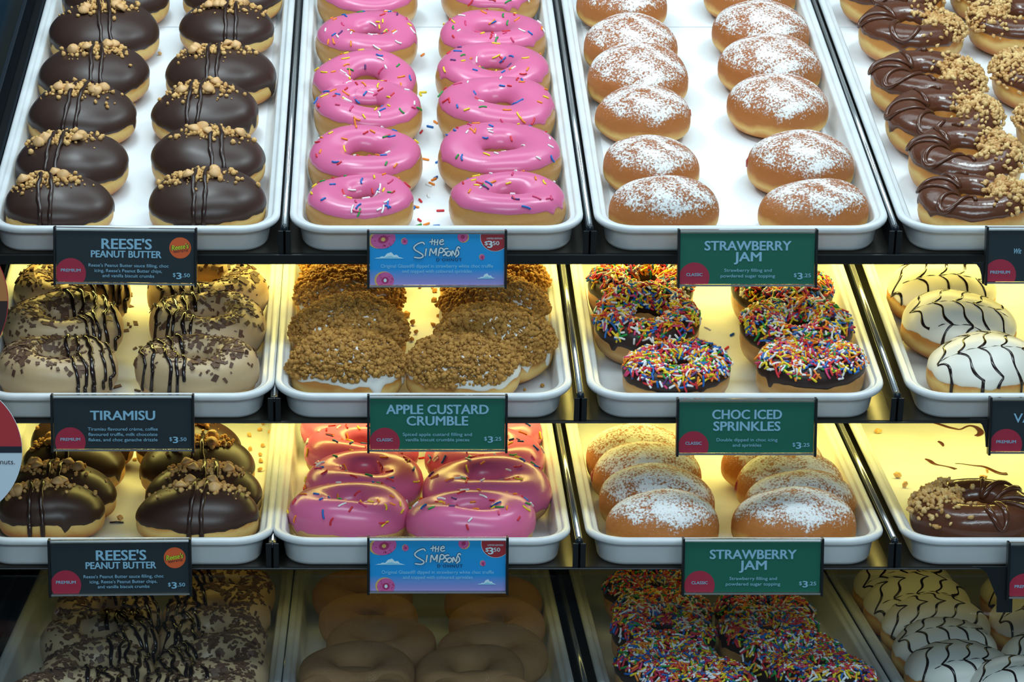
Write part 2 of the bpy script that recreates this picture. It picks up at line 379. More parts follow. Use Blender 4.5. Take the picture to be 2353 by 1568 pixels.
def dough_mesh(b, m):
    if b.kind == 'ring':
        nu, nv = 56, 26
        U, P = np.meshgrid(np.arange(nu)*2*math.pi/nu, np.linspace(-math.pi, math.pi, nv+1)[:-1])
        V = b.surf(U, P).reshape(-1, 3)
        F = [(i*nu+j, ((i+1) % nv)*nu+j, ((i+1) % nv)*nu+(j+1) % nu, i*nu+(j+1) % nu) for i in range(nv) for j in range(nu)]
    else:
        nu, nv = 56, 26
        U, P = np.meshgrid(np.arange(nu)*2*math.pi/nu, np.linspace(.02, math.pi-.05, nv))
        V = b.surf(U, P).reshape(-1, 3)
        F = [(f[0], f[3], f[2], f[1]) for f in grid_faces(nu, nv)]
        F.append(tuple(range(nu))); F.append(tuple(reversed([(nv-1)*nu+j for j in range(nu)])))
    return mesh('dough', V, F, m)
def icing_mesh(b, m, pout, pin=1.5, th=.0016, wav=.10, drip=0., name='icing'):
    rng = b.rng; nu, nv = 96, 18
    u = np.arange(nu)*2*math.pi/nu
    w = sum(rng.uniform(.3, 1)*np.sin(k*u+rng.uniform(0, 6.3)) for k in (2, 3, 5, 8, 13))/3
    fine = sum(np.sin(k*u+rng.uniform(0, 6.3)) for k in (17, 23, 31))/3
    po = pout+wav*w+.02*fine
    for _ in range(int(drip)):
        c = rng.uniform(0, 6.28); po = po+rng.uniform(.12, .3)*np.exp(-((np.angle(np.exp(1j*(u-c))))/.07)**2)
    v = np.linspace(0, 1, nv)
    if b.kind == 'ring':
        v = .5-.5*np.cos(v*math.pi)
        pi_ = -(pin+wav*.6*np.roll(w, 17))
        P = pi_[None, :]+(po-pi_)[None, :]*v[:, None]
        off = (th+.0004)*np.clip(1-np.abs(2*v-1)**5, 0, 1)**.5-.0004
    else:
        v = np.sin(v*math.pi/2)
        P = .02+(po-.02)[None, :]*v[:, None]; off = (th+.0004)*np.clip(1-v**9, 0, 1)**.5-.0004
    U = np.broadcast_to(u, P.shape)
    V = b.surf(U, P, off[:, None]*np.ones_like(P)).reshape(-1, 3)
    F = [(f[0], f[3], f[2], f[1]) for f in grid_faces(nu, nv)]
    if b.kind != 'ring': F.append(tuple(range(nu)))
    return mesh(name, V, F, m)
ICO = None
def ico():
    global ICO
    if ICO is None:
        g = (1+5**.5)/2
        v = np.array([(-1, g, 0), (1, g, 0), (-1, -g, 0), (1, -g, 0), (0, -1, g), (0, 1, g), (0, -1, -g), (0, 1, -g), (g, 0, -1), (g, 0, 1), (-g, 0, -1), (-g, 0, 1)], float)
        v /= np.linalg.norm(v[0])
        f = [(0, 11, 5), (0, 5, 1), (0, 1, 7), (0, 7, 10), (0, 10, 11), (1, 5, 9), (5, 11, 4), (11, 10, 2), (10, 7, 6), (7, 1, 8), (3, 9, 4), (3, 4, 2), (3, 2, 6), (3, 6, 8), (3, 8, 9), (4, 9, 5), (2, 4, 11), (6, 2, 10), (8, 6, 7), (9, 8, 1)]
        ICO = (v, f)
    return ICO
def rotm(rng):
    q = np.array([rng.gauss(0, 1) for _ in range(4)]); q /= np.linalg.norm(q); a, x, y, z = q
    return np.array([[1-2*(y*y+z*z), 2*(x*y-z*a), 2*(x*z+y*a)], [2*(x*y+z*a), 1-2*(x*x+z*z), 2*(y*z-x*a)], [2*(x*z-y*a), 2*(y*z+x*a), 1-2*(x*x+y*y)]])
def chunk(rng, size, sq=(1, 1, 1), jit=.28):
    v, f = ico()
    J = 1+np.array([rng.uniform(-jit, jit) for _ in range(12)])
    return (v*J[:, None]*np.array(sq)*size)@rotm(rng).T, f
def frame(b, u, p, ang):
    """surface frame matrix (x along, z out)"""
    o = b.surf(u, p); n = b.nrm(np.asarray(float(u)), np.asarray(float(p)))
    e = np.array([1., 0, 0]) if abs(n[0]) < .8 else np.array([0, 1., 0])
    t1 = e-n*(e@n); t1 /= np.linalg.norm(t1); t2 = np.cross(n, t1)
    a = t1*math.cos(ang)+t2*math.sin(ang); c = np.cross(n, a)
    return o, a, c, n
def capsule(L, r, bend=0., k=6):
    xs = np.linspace(-L/2, L/2, 4)
    path = [(x, bend*(x*x-(L/2)**2)/(L/2), 0) for x in xs]
    path = [(path[0][0]-r*.5, path[0][1], 0)]+path+[(path[-1][0]+r*.5, path[-1][1], 0)]
    return tube(path, [r*.55, r, r, r, r, r*.55], k)
CAPS = [capsule(.0060, .00105), capsule(.0076, .00100, .25), capsule(.0050, .00105), capsule(.0088, .00100, .12)]
CAP_ME = [[mesh('sprinkle', V, F, SM[c]) for V, F in CAPS] for c in range(8)]
CW = [.20, .20, .16, .14, .14, .07, .06, .03]
def pick_col(rng):
    q = rng.random()
    for i, wgt in enumerate(CW):
        q -= wgt
        if q < 0: return i
    return 0
def sprinkle_at(b, rng, u, p, lift, tilt=0., shape=None):
    o, a, c, n = frame(b, u, p, rng.uniform(0, 6.28))
    if tilt:
        tl = rng.uniform(0, tilt); a2 = a*math.cos(tl)+n*math.sin(tl); n = n*math.cos(tl)-a*math.sin(tl); a = a2
    o = o+n*lift
    return o, a, c, n
def mat4(o, a, c, n):
    return Matrix(((a[0], c[0], n[0], o[0]), (a[1], c[1], n[1], o[1]), (a[2], c[2], n[2], o[2]), (0, 0, 0, 1)))
def line_on(b, pts, off):
    """list of plan points -> surface points (off above)"""
    up = [b.at(x, y) for x, y in pts]
    U = np.array([q[0] for q in up]); P = np.array([q[1] for q in up])
    return b.surf(U, P, np.full(len(U), off)), b.nrm(U, P)
def yline(b, x0, rng, off, over_front=1.75, over_back=1.3, wob=.0012, slant=0., n=34):
    """points of a stripe running from the back over the top to the front at plan x0"""
    ym = b.ey*math.sqrt(max((b.D/2)**2-x0*x0, 1e-8)); ph = rng.uniform(0, 6.3)
    U, P = [], []
    ub = math.atan2(ym/b.ey*.999, x0); uf = math.atan2(-ym/b.ey*.999, x0)
    for p in np.linspace(over_back, math.pi/2, 4)[:0]: pass
    for i in range(n):
        y = ym*.995*math.sin(math.pi*(.5-i/(n-1)))
        x = x0+wob*math.sin(y*160+ph)+wob*.5*math.sin(y*420+ph*2)+slant*y
        r = math.hypot(x, y/b.ey)
        if r > b.D/2*.995: x *= b.D/2*.995/r; y *= b.D/2*.995/r
        u, p = b.at(x, y)
        if y > 0 and p > over_back: continue
        U.append(u); P.append(p)
    if over_front > math.pi/2:
        for p in np.linspace(math.pi/2, over_front, 5)[1:]: U.append(U[-1]); P.append(p)
    U = np.array(U); P = np.array(P)
    return U, P
def stripe(mb, b, U, P, r, off, flat=.7, taper=True):
    pts = b.surf(U, P, np.full(len(U), off)); up = b.nrm(U, P)
    R = np.full(len(U), r)
    if taper: R[0] *= .6; R[-1] *= .9
    R = R*(1+.12*np.sin(np.arange(len(U))*1.7))
    V, F = tube(pts, R, 7, flat, up); mb.add(V, F)
def chip_mesh():
    n = 12; prof = [(0, 0), (.0052, 0), (.0058, .0010), (.0052, .0026), (.0034, .0042), (.0014, .0056), (0.0002, .0062)]
    V = [(r*math.cos(2*math.pi*j/n), r*math.sin(2*math.pi*j/n), z) for r, z in [(max(r, 1e-4), z) for r, z in prof] for j in range(n)]
    F = [(f[0], f[1], f[2], f[3]) for f in grid_faces(n, len(prof))]
    return mesh('peanut_chip', V, F, M['chip'])
CHIP = chip_mesh()

# --- the kinds of doughnut; each returns nothing, adds parts under root
def k_peanut(root, b, rng, left, tier):
    link_mesh('dough', dough_mesh(b, M['bun']), root)
    link_mesh('icing', icing_mesh(b, M['choc'], 1.50, th=.0017, wav=.06, drip=2), root)
    xo = rng.uniform(-.012, .004) if left else rng.uniform(-.008, .006)
    xs = (xo-.0045, xo+.0050)
    # crumbs and chips gathered across the crest
    mb = MB()
    for _ in range(165):
        x = xo+rng.gauss(.000, .016); y = rng.gauss(.003, .009)*b.ey
        if math.hypot(x, y/b.ey) > b.D*.42: continue
        u, p = b.at(x, y); sz = rng.choice((.0009, .0013, .0018, .0022, .0028))
        V, F = chunk(rng, sz, (1, .9, .8)); mb.add(V+b.surf(u, p, .0016+sz*.5), F)
    o = mb.build('biscuit_crumbs', M['crumb'], root, True); o['kind'] = 'stuff'
    for _ in range(rng.choice((3, 4, 5))):
        x = xo+rng.choice((-1, 1))*rng.uniform(.006, .022); y = rng.uniform(-.008, .010)
        u, p = b.at(x, y); o3, a, c, n = frame(b, u, p, rng.uniform(0, 6))
        tl = rng.uniform(-.8, .8); a, n = a*math.cos(tl)+n*math.sin(tl), n*math.cos(tl)-a*math.sin(tl)
        link_mesh('peanut_chip', CHIP, root, mat4(o3+b.nrm(np.array(u), np.array(p))*.0035, a, c, n))
    for x in xs:
        mb = MB(); U, P = yline(b, x, rng, .002, over_front=rng.uniform(1.7, 2.0), wob=.0006)
        lift = .0022+.0030*np.exp(-((np.arange(len(U))-len(U)*.42)/5.)**2)
        pts = b.surf(U, P, lift); V, F = tube(pts, .0020*(1+.15*np.sin(np.arange(len(U))*1.3)), 7, .8, b.nrm(U, P)); mb.add(V, F)
        mb.build('chocolate_drizzle', M['drizzle_choc'], root, True)
def k_pink(root, b, rng, left, tier):
    link_mesh('dough', dough_mesh(b, M['ring']), root)
    po = 1.12 if tier == 0 else 1.75
    ic = link_mesh('icing', icing_mesh(b, M['pink'], po, 1.35, .0018, .06, 2), root)
    for _ in range(rng.randint(30, 44)):
        u = rng.uniform(0, 6.28); p = rng.uniform(-1.0, po-.1)
        if tier and math.sin(u) > .7 and p > .9: continue
        c = pick_col(rng); k = rng.randrange(4)
        link_mesh('sprinkle', CAP_ME[c][k], ic, mat4(*sprinkle_at(b, rng, u, p, .0021)) @ Matrix.Scale(.85, 4))
def k_sugar(root, b, rng, left, tier):
    o = link_mesh('dough', dough_mesh(b, M['sugared'] if tier == 0 else M['sugared_thick']), root)
def add_jam(root, b, rng, u):
    o, a, c, n = frame(b, u, 1.5, 0)
    bm = MB(); V, F = chunk(rng, .0075, (1, 1, .8), .15); V = V*np.array([.55, .9, .9]); R = np.stack([a, c, n], 1)
    bm.add((V*np.array([1, 1, .45]))@R.T+o-n*.0012, F); bm.build('jam_filling', M['jam'], root, True)
def k_hazel(root, b, rng, left, tier):
    link_mesh('dough', dough_mesh(b, M['bun']), root)
    link_mesh('icing', icing_mesh(b, M['milk'], 1.28 if tier == 0 else 1.9, 1.2, .0022, .10, 3), root)
    nut_dir = 0. if left else math.pi
    if tier == 2: nut_dir = math.pi
    # zigzag of thick spread over the bare half
    mb = MB(); U = []; P = []
    base = nut_dir+math.pi
    n = rng.choice((5, 6)); aa = np.linspace(-1.5, 1.5, n*18)
    ph = np.linspace(0, n*math.pi, n*18)
    U = base+aa+.10*np.sin(ph*.5+rng.uniform(0, 6)); P = .12+1.02*np.sin(ph)*(1+.12*np.sin(ph*.7+1))
    pts = b.surf(U, P, .0030); R = .0024*(1+.25*np.sin(ph*1.9+rng.uniform(0, 6)))
    V, F = tube(pts, R, 8, .75, b.nrm(U, P)); mb.add(V, F); mb.build('spread_swirl', M['milkdrizzle'], root, True)
    mb = MB()
    for _ in range(300):
        u = nut_dir+rng.gauss(0, .55); p = rng.uniform(-1.0, 1.35)
        if abs(math.sin(.5*(u-nut_dir))) > .68: continue
        sz = rng.uniform(.0014, .0031); V, F = chunk(rng, sz, (1.25, .85, .75), .22); mb.add(V+b.surf(u, p, .0020+sz*.45), F)
    o = mb.build('chopped_nuts', M['nut'], root, True); o['kind'] = 'stuff'
def k_coffee(root, b, rng, left, tier):
    link_mesh('dough', dough_mesh(b, M['ring']), root)
    link_mesh('icing', icing_mesh(b, M['coffee'], 1.85, 1.45, .0020, .12, 2), root)
    side = 1 if left else -1
    mb = MB()
    for _ in range(340):
        u = rng.uniform(0, 6.28); p = rng.gauss(.02, .58)
        if p > 1.3 or p < -1.3: continue
        if math.cos(u)*side > .3 and rng.random() < .45: continue
        o3, a, c, n = frame(b, u, p, rng.uniform(0, 6.28)); L = rng.uniform(.0014, .0064)*rng.uniform(.4, 1); W = L*rng.uniform(.35, .8)
        tl = rng.gauss(0, .35); a, n = a*math.cos(tl)+n*math.sin(tl), n*math.cos(tl)-a*math.sin(tl)
        q = [rng.uniform(.6, 1.) for _ in range(4)]
        base = [(-L*q[0], -W*q[1]), (L*q[1], -W*q[2]), (L*q[3], W*q[0]), (-L*q[2], W*q[3])]
        V = [o3+nn*(n)+a*x+c*y for nn in (.0019, .0026) for x, y in base]
        mb.add(V, [(3, 2, 1, 0), (4, 5, 6, 7), (0, 1, 5, 4), (1, 2, 6, 5), (2, 3, 7, 6), (3, 0, 4, 7)])
    o = mb.build('chocolate_flakes', M['flake'], root); o['kind'] = 'stuff'
    for i in range(5):
        x = side*(b.D*(.13+.075*i)); 
        if abs(x) > b.D*.46: x = side*b.D*.45
        mb = MB(); sl = rng.uniform(.10, .30)*(-1 if left else -1)
        U, P = yline(b, x, rng, .003, over_front=rng.uniform(1.5, 2.0), slant=sl, wob=.0012)
        # leave out the stretch inside the hole
        seg = []; segs = []
        for k in range(len(U)):
            if P[k] < -1.2:
                if len(seg) > 3: segs.append(seg)
                seg = []
            else: seg.append(k)
        if len(seg) > 3: segs.append(seg)
        for sg in segs: stripe(mb, b, U[sg], P[sg], rng.uniform(.0014, .0021), .0030, .8)
        if mb.n: mb.build('ganache_drizzle', M['drizzle'], root, True)
def k_crumble(root, b, rng, left, tier):
    link_mesh('dough', dough_mesh(b, M['bun']), root)
    link_mesh('icing', icing_mesh(b, M['cream'], 1.46, th=.0020, wav=.10, drip=3), root)
    mb = MB()
    nu, nv = 80, 22; uu = np.arange(nu)*2*math.pi/nu; lm = 1.30+.12*np.sin(2*uu+b.ph[0])+.08*np.sin(5*uu+b.ph[1])
    PP = .02+(lm-.02)[None, :]*np.linspace(0, 1, nv)[:, None]; UU = np.broadcast_to(uu, PP.shape)
    rs = np.random.RandomState(rng.randrange(9999)); off = .0021+rs.uniform(-.0008, .0012, PP.shape); off[-1] = 0.
    mb.add(b.surf(UU, PP, off).reshape(-1, 3), [(f[0], f[3], f[2], f[1]) for f in grid_faces(nu, nv)]+[tuple(range(nu))])
    for i in range(2300):
        u = rng.uniform(0, 6.28); p = math.acos(1-rng.random()*(1-math.cos(1.42)))
        lim = 1.34+.12*math.sin(2*u+b.ph[0])+.08*math.sin(5*u+b.ph[1])
        if p > lim: continue
        sz = rng.uniform(.0009, .0020) if rng.random() < .8 else rng.uniform(.0020, .0034)
        V, F = chunk(rng, sz, (1, .9, .85), .30); mb.add(V+b.surf(u, p, .0020+rng.uniform(0, .0026)), F)
    o = mb.build('biscuit_crumble', M['crumble'], root, True); o['kind'] = 'stuff'
def k_sprinkle(root, b, rng, left, tier):
    link_mesh('dough', dough_mesh(b, M['ring']), root)
    po = 1.42
    ic = link_mesh('icing', icing_mesh(b, M['choc2'], po, 1.35, .0016, .06, 1), root)
    N = 800; mb = MB(); singles = []
    for i in range(N):
        u = rng.uniform(0, 6.28); p = rng.uniform(-1.0, 1.05)
        lift = .0018+.0016*rng.random(); c = pick_col(rng); k = rng.randrange(4)
        fr = sprinkle_at(b, rng, u, p, lift, .55)
        # the strands that show best: on top and towards the viewer
        if len(singles) < 100 and p > -.6 and (math.sin(u) < .2 or p < .5) and lift > .0022: singles.append((c, k, fr))
        else:
            V, F = CAPS[k]; o3, a, cc, n = fr; R = np.stack([a, cc, n], 1); mb.add(V@R.T+o3, F, c)
    o = mb.build('sprinkle_coat', SM, root, True); o['kind'] = 'stuff'
    for c, k, fr in singles: link_mesh('sprinkle', CAP_ME[c][k], ic, mat4(*fr))
def k_feather(root, b, rng, left, tier):
    link_mesh('dough', dough_mesh(b, M['bun']), root)
    link_mesh('icing', icing_mesh(b, M['white'], 1.42, th=.0016, wav=.08), root)
    nl = 5; per = .030*b.ey; ph = rng.uniform(0, per)
    for i in range(nl):
        x0 = b.D*(-.36+.72*i/(nl-1))+rng.uniform(-.002, .002)
        U, P = [], []
        ym = b.ey*math.sqrt(max((b.D/2)**2-x0*x0, 1e-8))
        for q in np.linspace(.5, -.5, 60):
            y = ym*.99*math.sin(math.pi*q)
            fr = ((y+ph)/per) % 1.; s = 1 if int(math.floor((y+ph)/per)) % 2 else -1
            cusp = (1-min(fr, 1-fr)*2)**3
            x = x0+.0085*cusp*(1 if int(math.floor((y+ph)/per+.5)) % 2 else -1)
            r = math.hypot(x, y/b.ey)
            if r > b.D/2*.99: x *= b.D/2*.99/r; y *= b.D/2*.99/r
            u, p = b.at(x, y)
            if y > 0 and p > 1.35: continue
            U.append(u); P.append(p)
        if i in (1, 3) or rng.random() < .3:
            for p in np.linspace(1.5, rng.uniform(1.75, 2.2), 5): U.append(U[-1]); P.append(p)
        mb = MB(); U = np.array(U); P = np.array(P); R = .0013
        pts = b.surf(U, P, .0014); V, F = tube(pts, R*(1+.2*np.sin(np.arange(len(U))*.5)), 6, .5, b.nrm(U, P)); mb.add(V, F)
        mb.build('chocolate_line', M['drizzle'], root, True)
    for j in (-1, 0, 1):   # thin lines where the pattern was drawn across
        yc = (round((j*per+ph)/per)*per-ph) if j else -ph
        pts = []
        for x in np.linspace(-.40, .40, 26)*b.D:
            if math.hypot(x, yc/b.ey) < b.D*.44: pts.append((x, yc+.0006*math.sin(x*300)))
        if len(pts) > 6:
            mb = MB(); up = [b.at(*q) for q in pts]; U = np.array([q[0] for q in up]); P = np.array([q[1] for q in up])
            V, F = tube(b.surf(U, P, .0014), .0005*(1+.5*np.sin(np.arange(len(U))*1.9)), 5, .6, b.nrm(U, P)); mb.add(V, F)
            mb.build('feathered_line', M['drizzle'], root, True)
def k_cinnamon(root, b, rng, left, tier):
    link_mesh('dough', dough_mesh(b, M['cinnamon']), root)

ORD = ['frontmost', 'second from front', 'third from front', 'fourth from front', 'fifth from front', 'sixth from front']
KINDS = {
    # fn, body, height ratio, look, name, category
    'peanut': (k_peanut, 'bun', .46, 'chocolate iced bun with peanut crumbs', 'filled_doughnut'),
    'pink': (k_pink, 'ring', .38, 'pink iced ring doughnut', 'ring_doughnut'),
    'sugar': (k_sugar, 'bun', .52, 'sugar dusted jam bun', 'filled_doughnut'),
    'hazel': (k_hazel, 'ring', .38, 'chocolate ring doughnut with chopped nuts', 'ring_doughnut'),
    'coffee': (k_coffee, 'ring', .43, 'coffee iced ring with chocolate flakes', 'ring_doughnut'),
    'crumble': (k_crumble, 'bun', .56, 'crumble coated bun', 'filled_doughnut'),
    'sprinkle': (k_sprinkle, 'ring', .44, 'chocolate ring doughnut with sprinkles', 'ring_doughnut'),
    'feather': (k_feather, 'bun', .50, 'white iced bun with feathered lines', 'filled_doughnut'),
    'cinnamon': (k_cinnamon, 'ring', .36, 'cinnamon sugar ring doughnut', 'ring_doughnut'),
}
# per tier: depth scale of a doughnut, lean towards the viewer (degrees)
TIER_EY = [.97, .85, .77, .90]; TIER_LEAN = [1, 4, 5, 11]
def place(ti, kind, cx, ytop, wpx, left, idx, near, opts=None):
    opts = opts or {}
    t = TIERS[ti]; fn, bk, hr, look, name = KINDS[kind]
    ey = opts.get('ey', TIER_EY[ti]); lean = math.radians(opts.get('lean', TIER_LEAN[ti] if idx else 0)); hr = opts.get('hr', hr)
    rng = random.Random(7919*ti+101*idx+13*int(cx)+len(kind))
    D = wpx*2.6/FPX; x = s = hc = 0
    for _ in range(26):
        h = hr*D
        hc = h/2*math.cos(lean)+D*ey*.30*math.sin(lean)
        # angle between view ray and the doughnut's own plane
        cyg = ytop+wpx*.25 if not _ else cy
        r = ray(cx, cyg); r = r/np.linalg.norm(r)
        al = math.asin(-float(r@t.N))+lean
        if bk == 'ring':
            a = D*.185; R = D/2-a; half = R*ey*math.sin(al)+math.hypot(a*ey*math.sin(al), h/2*math.cos(al))
        else: half = math.hypot(D/2*ey*math.sin(al), h/2*math.cos(al))
        cy = ytop+half*wpx/D
        x, s, dep = unproject(t, cx, cy, FLOOR_H+hc)
        D = wpx*dep/FPX
        if _ > 3 and s < ey*D/2+.012:      # keep clear of the tray's front wall
            if ey > .74: ey -= .02
            elif hr > KINDS[kind][2]*.84: hr *= .985
            else: s = ey*D/2+.012
    x = min(max(x, max(v for v in TRAY_X[ti] if v < x)+.0112+D/2), max(v for v in TRAY_X[ti] if v < x)+TRAY_W-.0112-D/2)
    h = hr*D
    b = Body(bk, D, hr, ey, rng)
    Mx = t.M @ TX((x, s, FLOOR_H+hc)) @ Matrix.Rotation(lean, 4, 'X') @ Matrix.Rotation(math.radians(opts.get('roll', 0)), 4, 'Y') @ Matrix.Rotation(rng.uniform(-.12, .12), 4, 'Z') @ TX((0, 0, -h/2))
    # settle it: lowest point on the tray floor (or its paper), sides clear of the tray walls
    U, Pp = np.meshgrid(np.linspace(0, 6.283, 40), np.linspace(-3.14 if bk == 'ring' else .1, 3.14, 40))
    loc = b.surf(U, Pp).reshape(-1, 3); A4 = np.array(t.M.inverted() @ Mx); pt = loc@A4[:3, :3].T+A4[:3, 3]
    dh = FLOOR_H+(.0012 if ti == 0 else .0004)+(.0012 if ti == 0 and s > .40 else 0.)-pt[:, 2].min(); pt[:, 2] += dh
    if ti == 0 or bk == 'bun' or True:
        lo = pt[pt[:, 2] < -.0005]; ins = np.interp(lo[:, 2], [-.0236, -.0050, -.0032, -.0026, 0], [.0150, .0124, .0116, .0106, .0072])
        tx = max(v for v in TRAY_X[ti] if v < x)
        dl = max(0., float((tx+ins-lo[:, 0]).max())); dr = max(0., float((lo[:, 0]-(tx+TRAY_W-ins)).max())); df = max(0., float((ins-lo[:, 1]).max())) if idx == 0 else 0.
        dx = min(dl, .008) if dl > dr else -min(dr, .008)
        Mx = t.M @ TX((dx, min(df, .010), dh)) @ t.M.inverted() @ Mx
    root = empty(name, Mx)
    lab = '%s, %s, %s row nearest %s' % (look, ORD[idx], t.word, near)
    tag(root, lab, 'doughnut', '%ss on the %s' % (look.replace('bun', 'bun').split(' with')[0], t.word))
    fn(root, b, rng, left, ti)
    if 'jam' in opts: add_jam(root, b, rng, opts['jam'])
    return root
JR, JL = {'jam': 0.}, {'jam': math.pi}
ROWS = [
 (0, 'peanut', 'case wall', 1, [(127, 408, 254), (146, 303, 259), (176, 195, 248), (205, 102, 254), (240, 8, 253), (268, -72, 245)]),
 (0, 'peanut', 'pink rings', 0, [(483, 392, 264), (480, 290, 265), (471, 191, 245), (517, 103, 249), (521, 6, 219), (542, -70, 226)]),
 (0, 'pink', 'peanut buns', 1, [(819, 405, 244), (839, 299, 269), (844, 191, 252), (839, 125, 244, {'lean': 8}), (844, 35, 240), (846, -58, 235)]),
 (0, 'pink', 'sugared buns', 0, [(1164, 401, 268), (1153, 286, 279), (1142, 182, 273), (1132, 104, 263), (1130, 31, 242), (1128, -66, 230)]),
 (0, 'sugar', 'pink rings', 1, [(1525, 403, 251), (1496, 308, 221), (1478, 193, 217, JR), (1466, 101, 236), (1448, 37, 217), (1430, -55, 210)]),
 (0, 'sugar', 'hazelnut rings', 0, [(1886, 414, 258), (1844, 296, 241, JL), (1788, 168, 232), (1776, 76, 233), (1749, 2, 224), (1733, -78, 211)]),
 (0, 'hazel', 'sugared buns', 1, [(2238, 408, 256), (2216, 299, 262), (2166, 210, 266), (2128, 126, 255), (2091, 16, 239), (2050, -72, 245)]),
 (0, 'hazel', 'far case end', 0, [(2475, 225, 246), (2420, 117, 240), (2363, 2, 230), (2300, -72, 230)]),
 (1, 'coffee', 'case wall', 1, [(131, 774, 269), (141, 675, 271), (167, 592, 262)]),
 (1, 'coffee', 'crumble buns', 0, [(452, 774, 274), (481, 672, 257), (485, 592, 270)]),
 (1, 'crumble', 'coffee rings', 1, [(795, 769, 255), (800, 686, 258), (801, 606, 246), (812, 540, 235)]),
 (1, 'crumble', 'sprinkle rings', 0, [(1065, 778, 268), (1147, 704, 262), (1133, 640, 246), (1140, 572, 238)]),
 (1, 'sprinkle', 'crumble buns', 1, [(1553, 796, 252, {'lean': 4}), (1483, 668, 246, {'lean': 12}), (1467, 596, 246)]),
 (1, 'sprinkle', 'feathered buns', 0, [(1862, 785, 256), (1829, 692, 256), (1795, 606, 237)]),
 (1, 'feather', 'sprinkle rings', 1, [(2261, 768, 262), (2203, 669, 259), (2153, 590, 250)]),
 (2, 'peanut', 'case wall', 1, [(118, 1112, 248), (140, 1063, 250), (168, 1003, 240), (188, 955, 235)]),
 (2, 'peanut', 'pink rings', 0, [(453, 1112, 278), (479, 1066, 262), (453, 1005, 262), (432, 960, 240)]),
 (2, 'pink', 'peanut buns', 1, [(799, 1114, 277), (836, 1042, 271), (832, 976, 260), (820, 930, 250)]),
 (2, 'pink', 'sugared buns', 0, [(1081, 1131, 288), (1122, 1056, 286), (1115, 988, 272), (1122, 935, 255)]),
 (2, 'sugar', 'pink rings', 1, [(1524, 1124, 262), (1508, 1063, 271), (1488, 1011, 257, JL), (1470, 971, 255)]),
 (2, 'sugar', 'hazelnut ring', 0, [(1823, 1121, 283), (1839, 1076, 257), (1816, 1036, 247, JL), (1777, 990, 240)]),
 (2, 'hazel', 'sugared buns', 1, [(2240, 1110, 292, {'ey': .9, 'lean': 5})]),
 (3, 'coffee', 'case wall', 1, [(170, 1540, 290), (226, 1483, 265), (228, 1409, 262), (245, 1352, 242)]),
 (3, 'coffee', 'cinnamon rings', 0, [(461, 1527, 268), (497, 1476, 259), (487, 1404, 246), (497, 1350, 242), (515, 1305, 235)]),
 (3, 'cinnamon', 'coffee rings', 1, [(812, 1533, 262), (819, 1477, 266), (876, 1417, 250), (848, 1364, 234), (835, 1312, 230)]),
 (3, 'cinnamon', 'sprinkle rings', 0, [(1105, 1545, 247), (1080, 1484, 253), (1131, 1437, 255), (1141, 1378, 225), (1134, 1326, 222)]),
 (3, 'sprinkle', 'cinnamon rings', 1, [(1604, 1520, 265), (1531, 1474, 245), (1525, 1402, 239), (1522, 1363, 225), (1500, 1306, 222)]),
 (3, 'sprinkle', 'feathered buns', 0, [(1886, 1507, 248), (1824, 1462, 240), (1764, 1404, 228), (1757, 1362, 225)]),
 (3, 'feather', 'sprinkle rings', 1, [(2196, 1478, 268), (2170, 1424, 245), (2149, 1368, 245), (2110, 1318, 245), (2075, 1285, 230)]),
 (3, 'feather', 'far case end', 0, [(2362, 1512, 272), (2425, 1445, 250), (2395, 1358, 240), (2370, 1300, 230)]),
]
for ti, kind, near, left, items in ROWS:
    for i, it in enumerate(items):
        place(ti, kind, it[0], it[1], it[2], left, i, near, it[3] if len(it) > 3 else None)

#@@LOOSE
# ------------------------------------------------------------------ loose bits on the trays
LR = random.Random(5)
def on_floor(ti, px, py, h=0.):
    x, s, _ = unproject(TIERS[ti], px, py, FLOOR_H+h); return TIERS[ti].M @ TX((x, s, FLOOR_H+h))
PAPER = .0008
for px, py, c in [(952, 477, 4), (966, 461, 0), (962, 518, 5), (980, 515, 3), (964, 506, 0), (1003, 519, 4), (1012, 484, 0), (985, 425, 1), (992, 422, 3), (1001, 408, 4), (997, 412, 3), (1006, 372, 4),
                  (978, 366, 3), (968, 303, 0), (988, 291, 4), (1001, 281, 3), (966, 217, 2), (972, 212, 2), (971, 126, 3), (955, 475, 3), (984, 450, 1)]:
    o = link_mesh('loose_sprinkle', CAP_ME[c][LR.choice((0, 2))]); o.matrix_world = on_floor(0, px, py, PAPER+.0009) @ Matrix.Rotation(LR.uniform(0, 6), 4, 'Z')
    tag(o, 'loose %s sprinkle on white paper between the top pink rings' % SPR[c][0], 'sprinkle', 'loose %s sprinkles between the pink rings' % SPR[c][0])
for px, py, c, k in [(1626, 755, 1, 1), (1670, 800, 0, 0), (1682, 769, 4, 2)]:
    o = link_mesh('loose_sprinkle', CAP_ME[c][k]); o.matrix_world = on_floor(1, px, py, .0009) @ Matrix.Rotation(LR.uniform(0, 6), 4, 'Z')
    tag(o, 'loose %s sprinkle on the tray between the chocolate sprinkle rings' % SPR[c][0], 'sprinkle')
for px, py, c in [(970, 1053, 0), (974, 1110, 0), (976, 1122, 0), (971, 1146, 3)]:
    o = link_mesh('loose_sprinkle', CAP_ME[c][0]); o.matrix_world = on_floor(2, px, py, .0009) @ Matrix.Rotation(LR.uniform(0, 6), 4, 'Z')
    tag(o, 'loose %s sprinkle between the pink rings of the third shelf' % SPR[c][0], 'sprinkle', 'loose %s sprinkles on the third shelf' % SPR[c][0])
def loose_chunk(name, ti, px, py, size, m, label, cat, group=None, sq=(1, .9, .8), h0=0.):
    b = MB(); V, F = chunk(LR, size, sq); V[:, 2] -= V[:, 2].min(); b.add(V, F); o = b.build(name, m); o.matrix_world = on_floor(ti, px, py, h0); tag(o, label, cat, group)
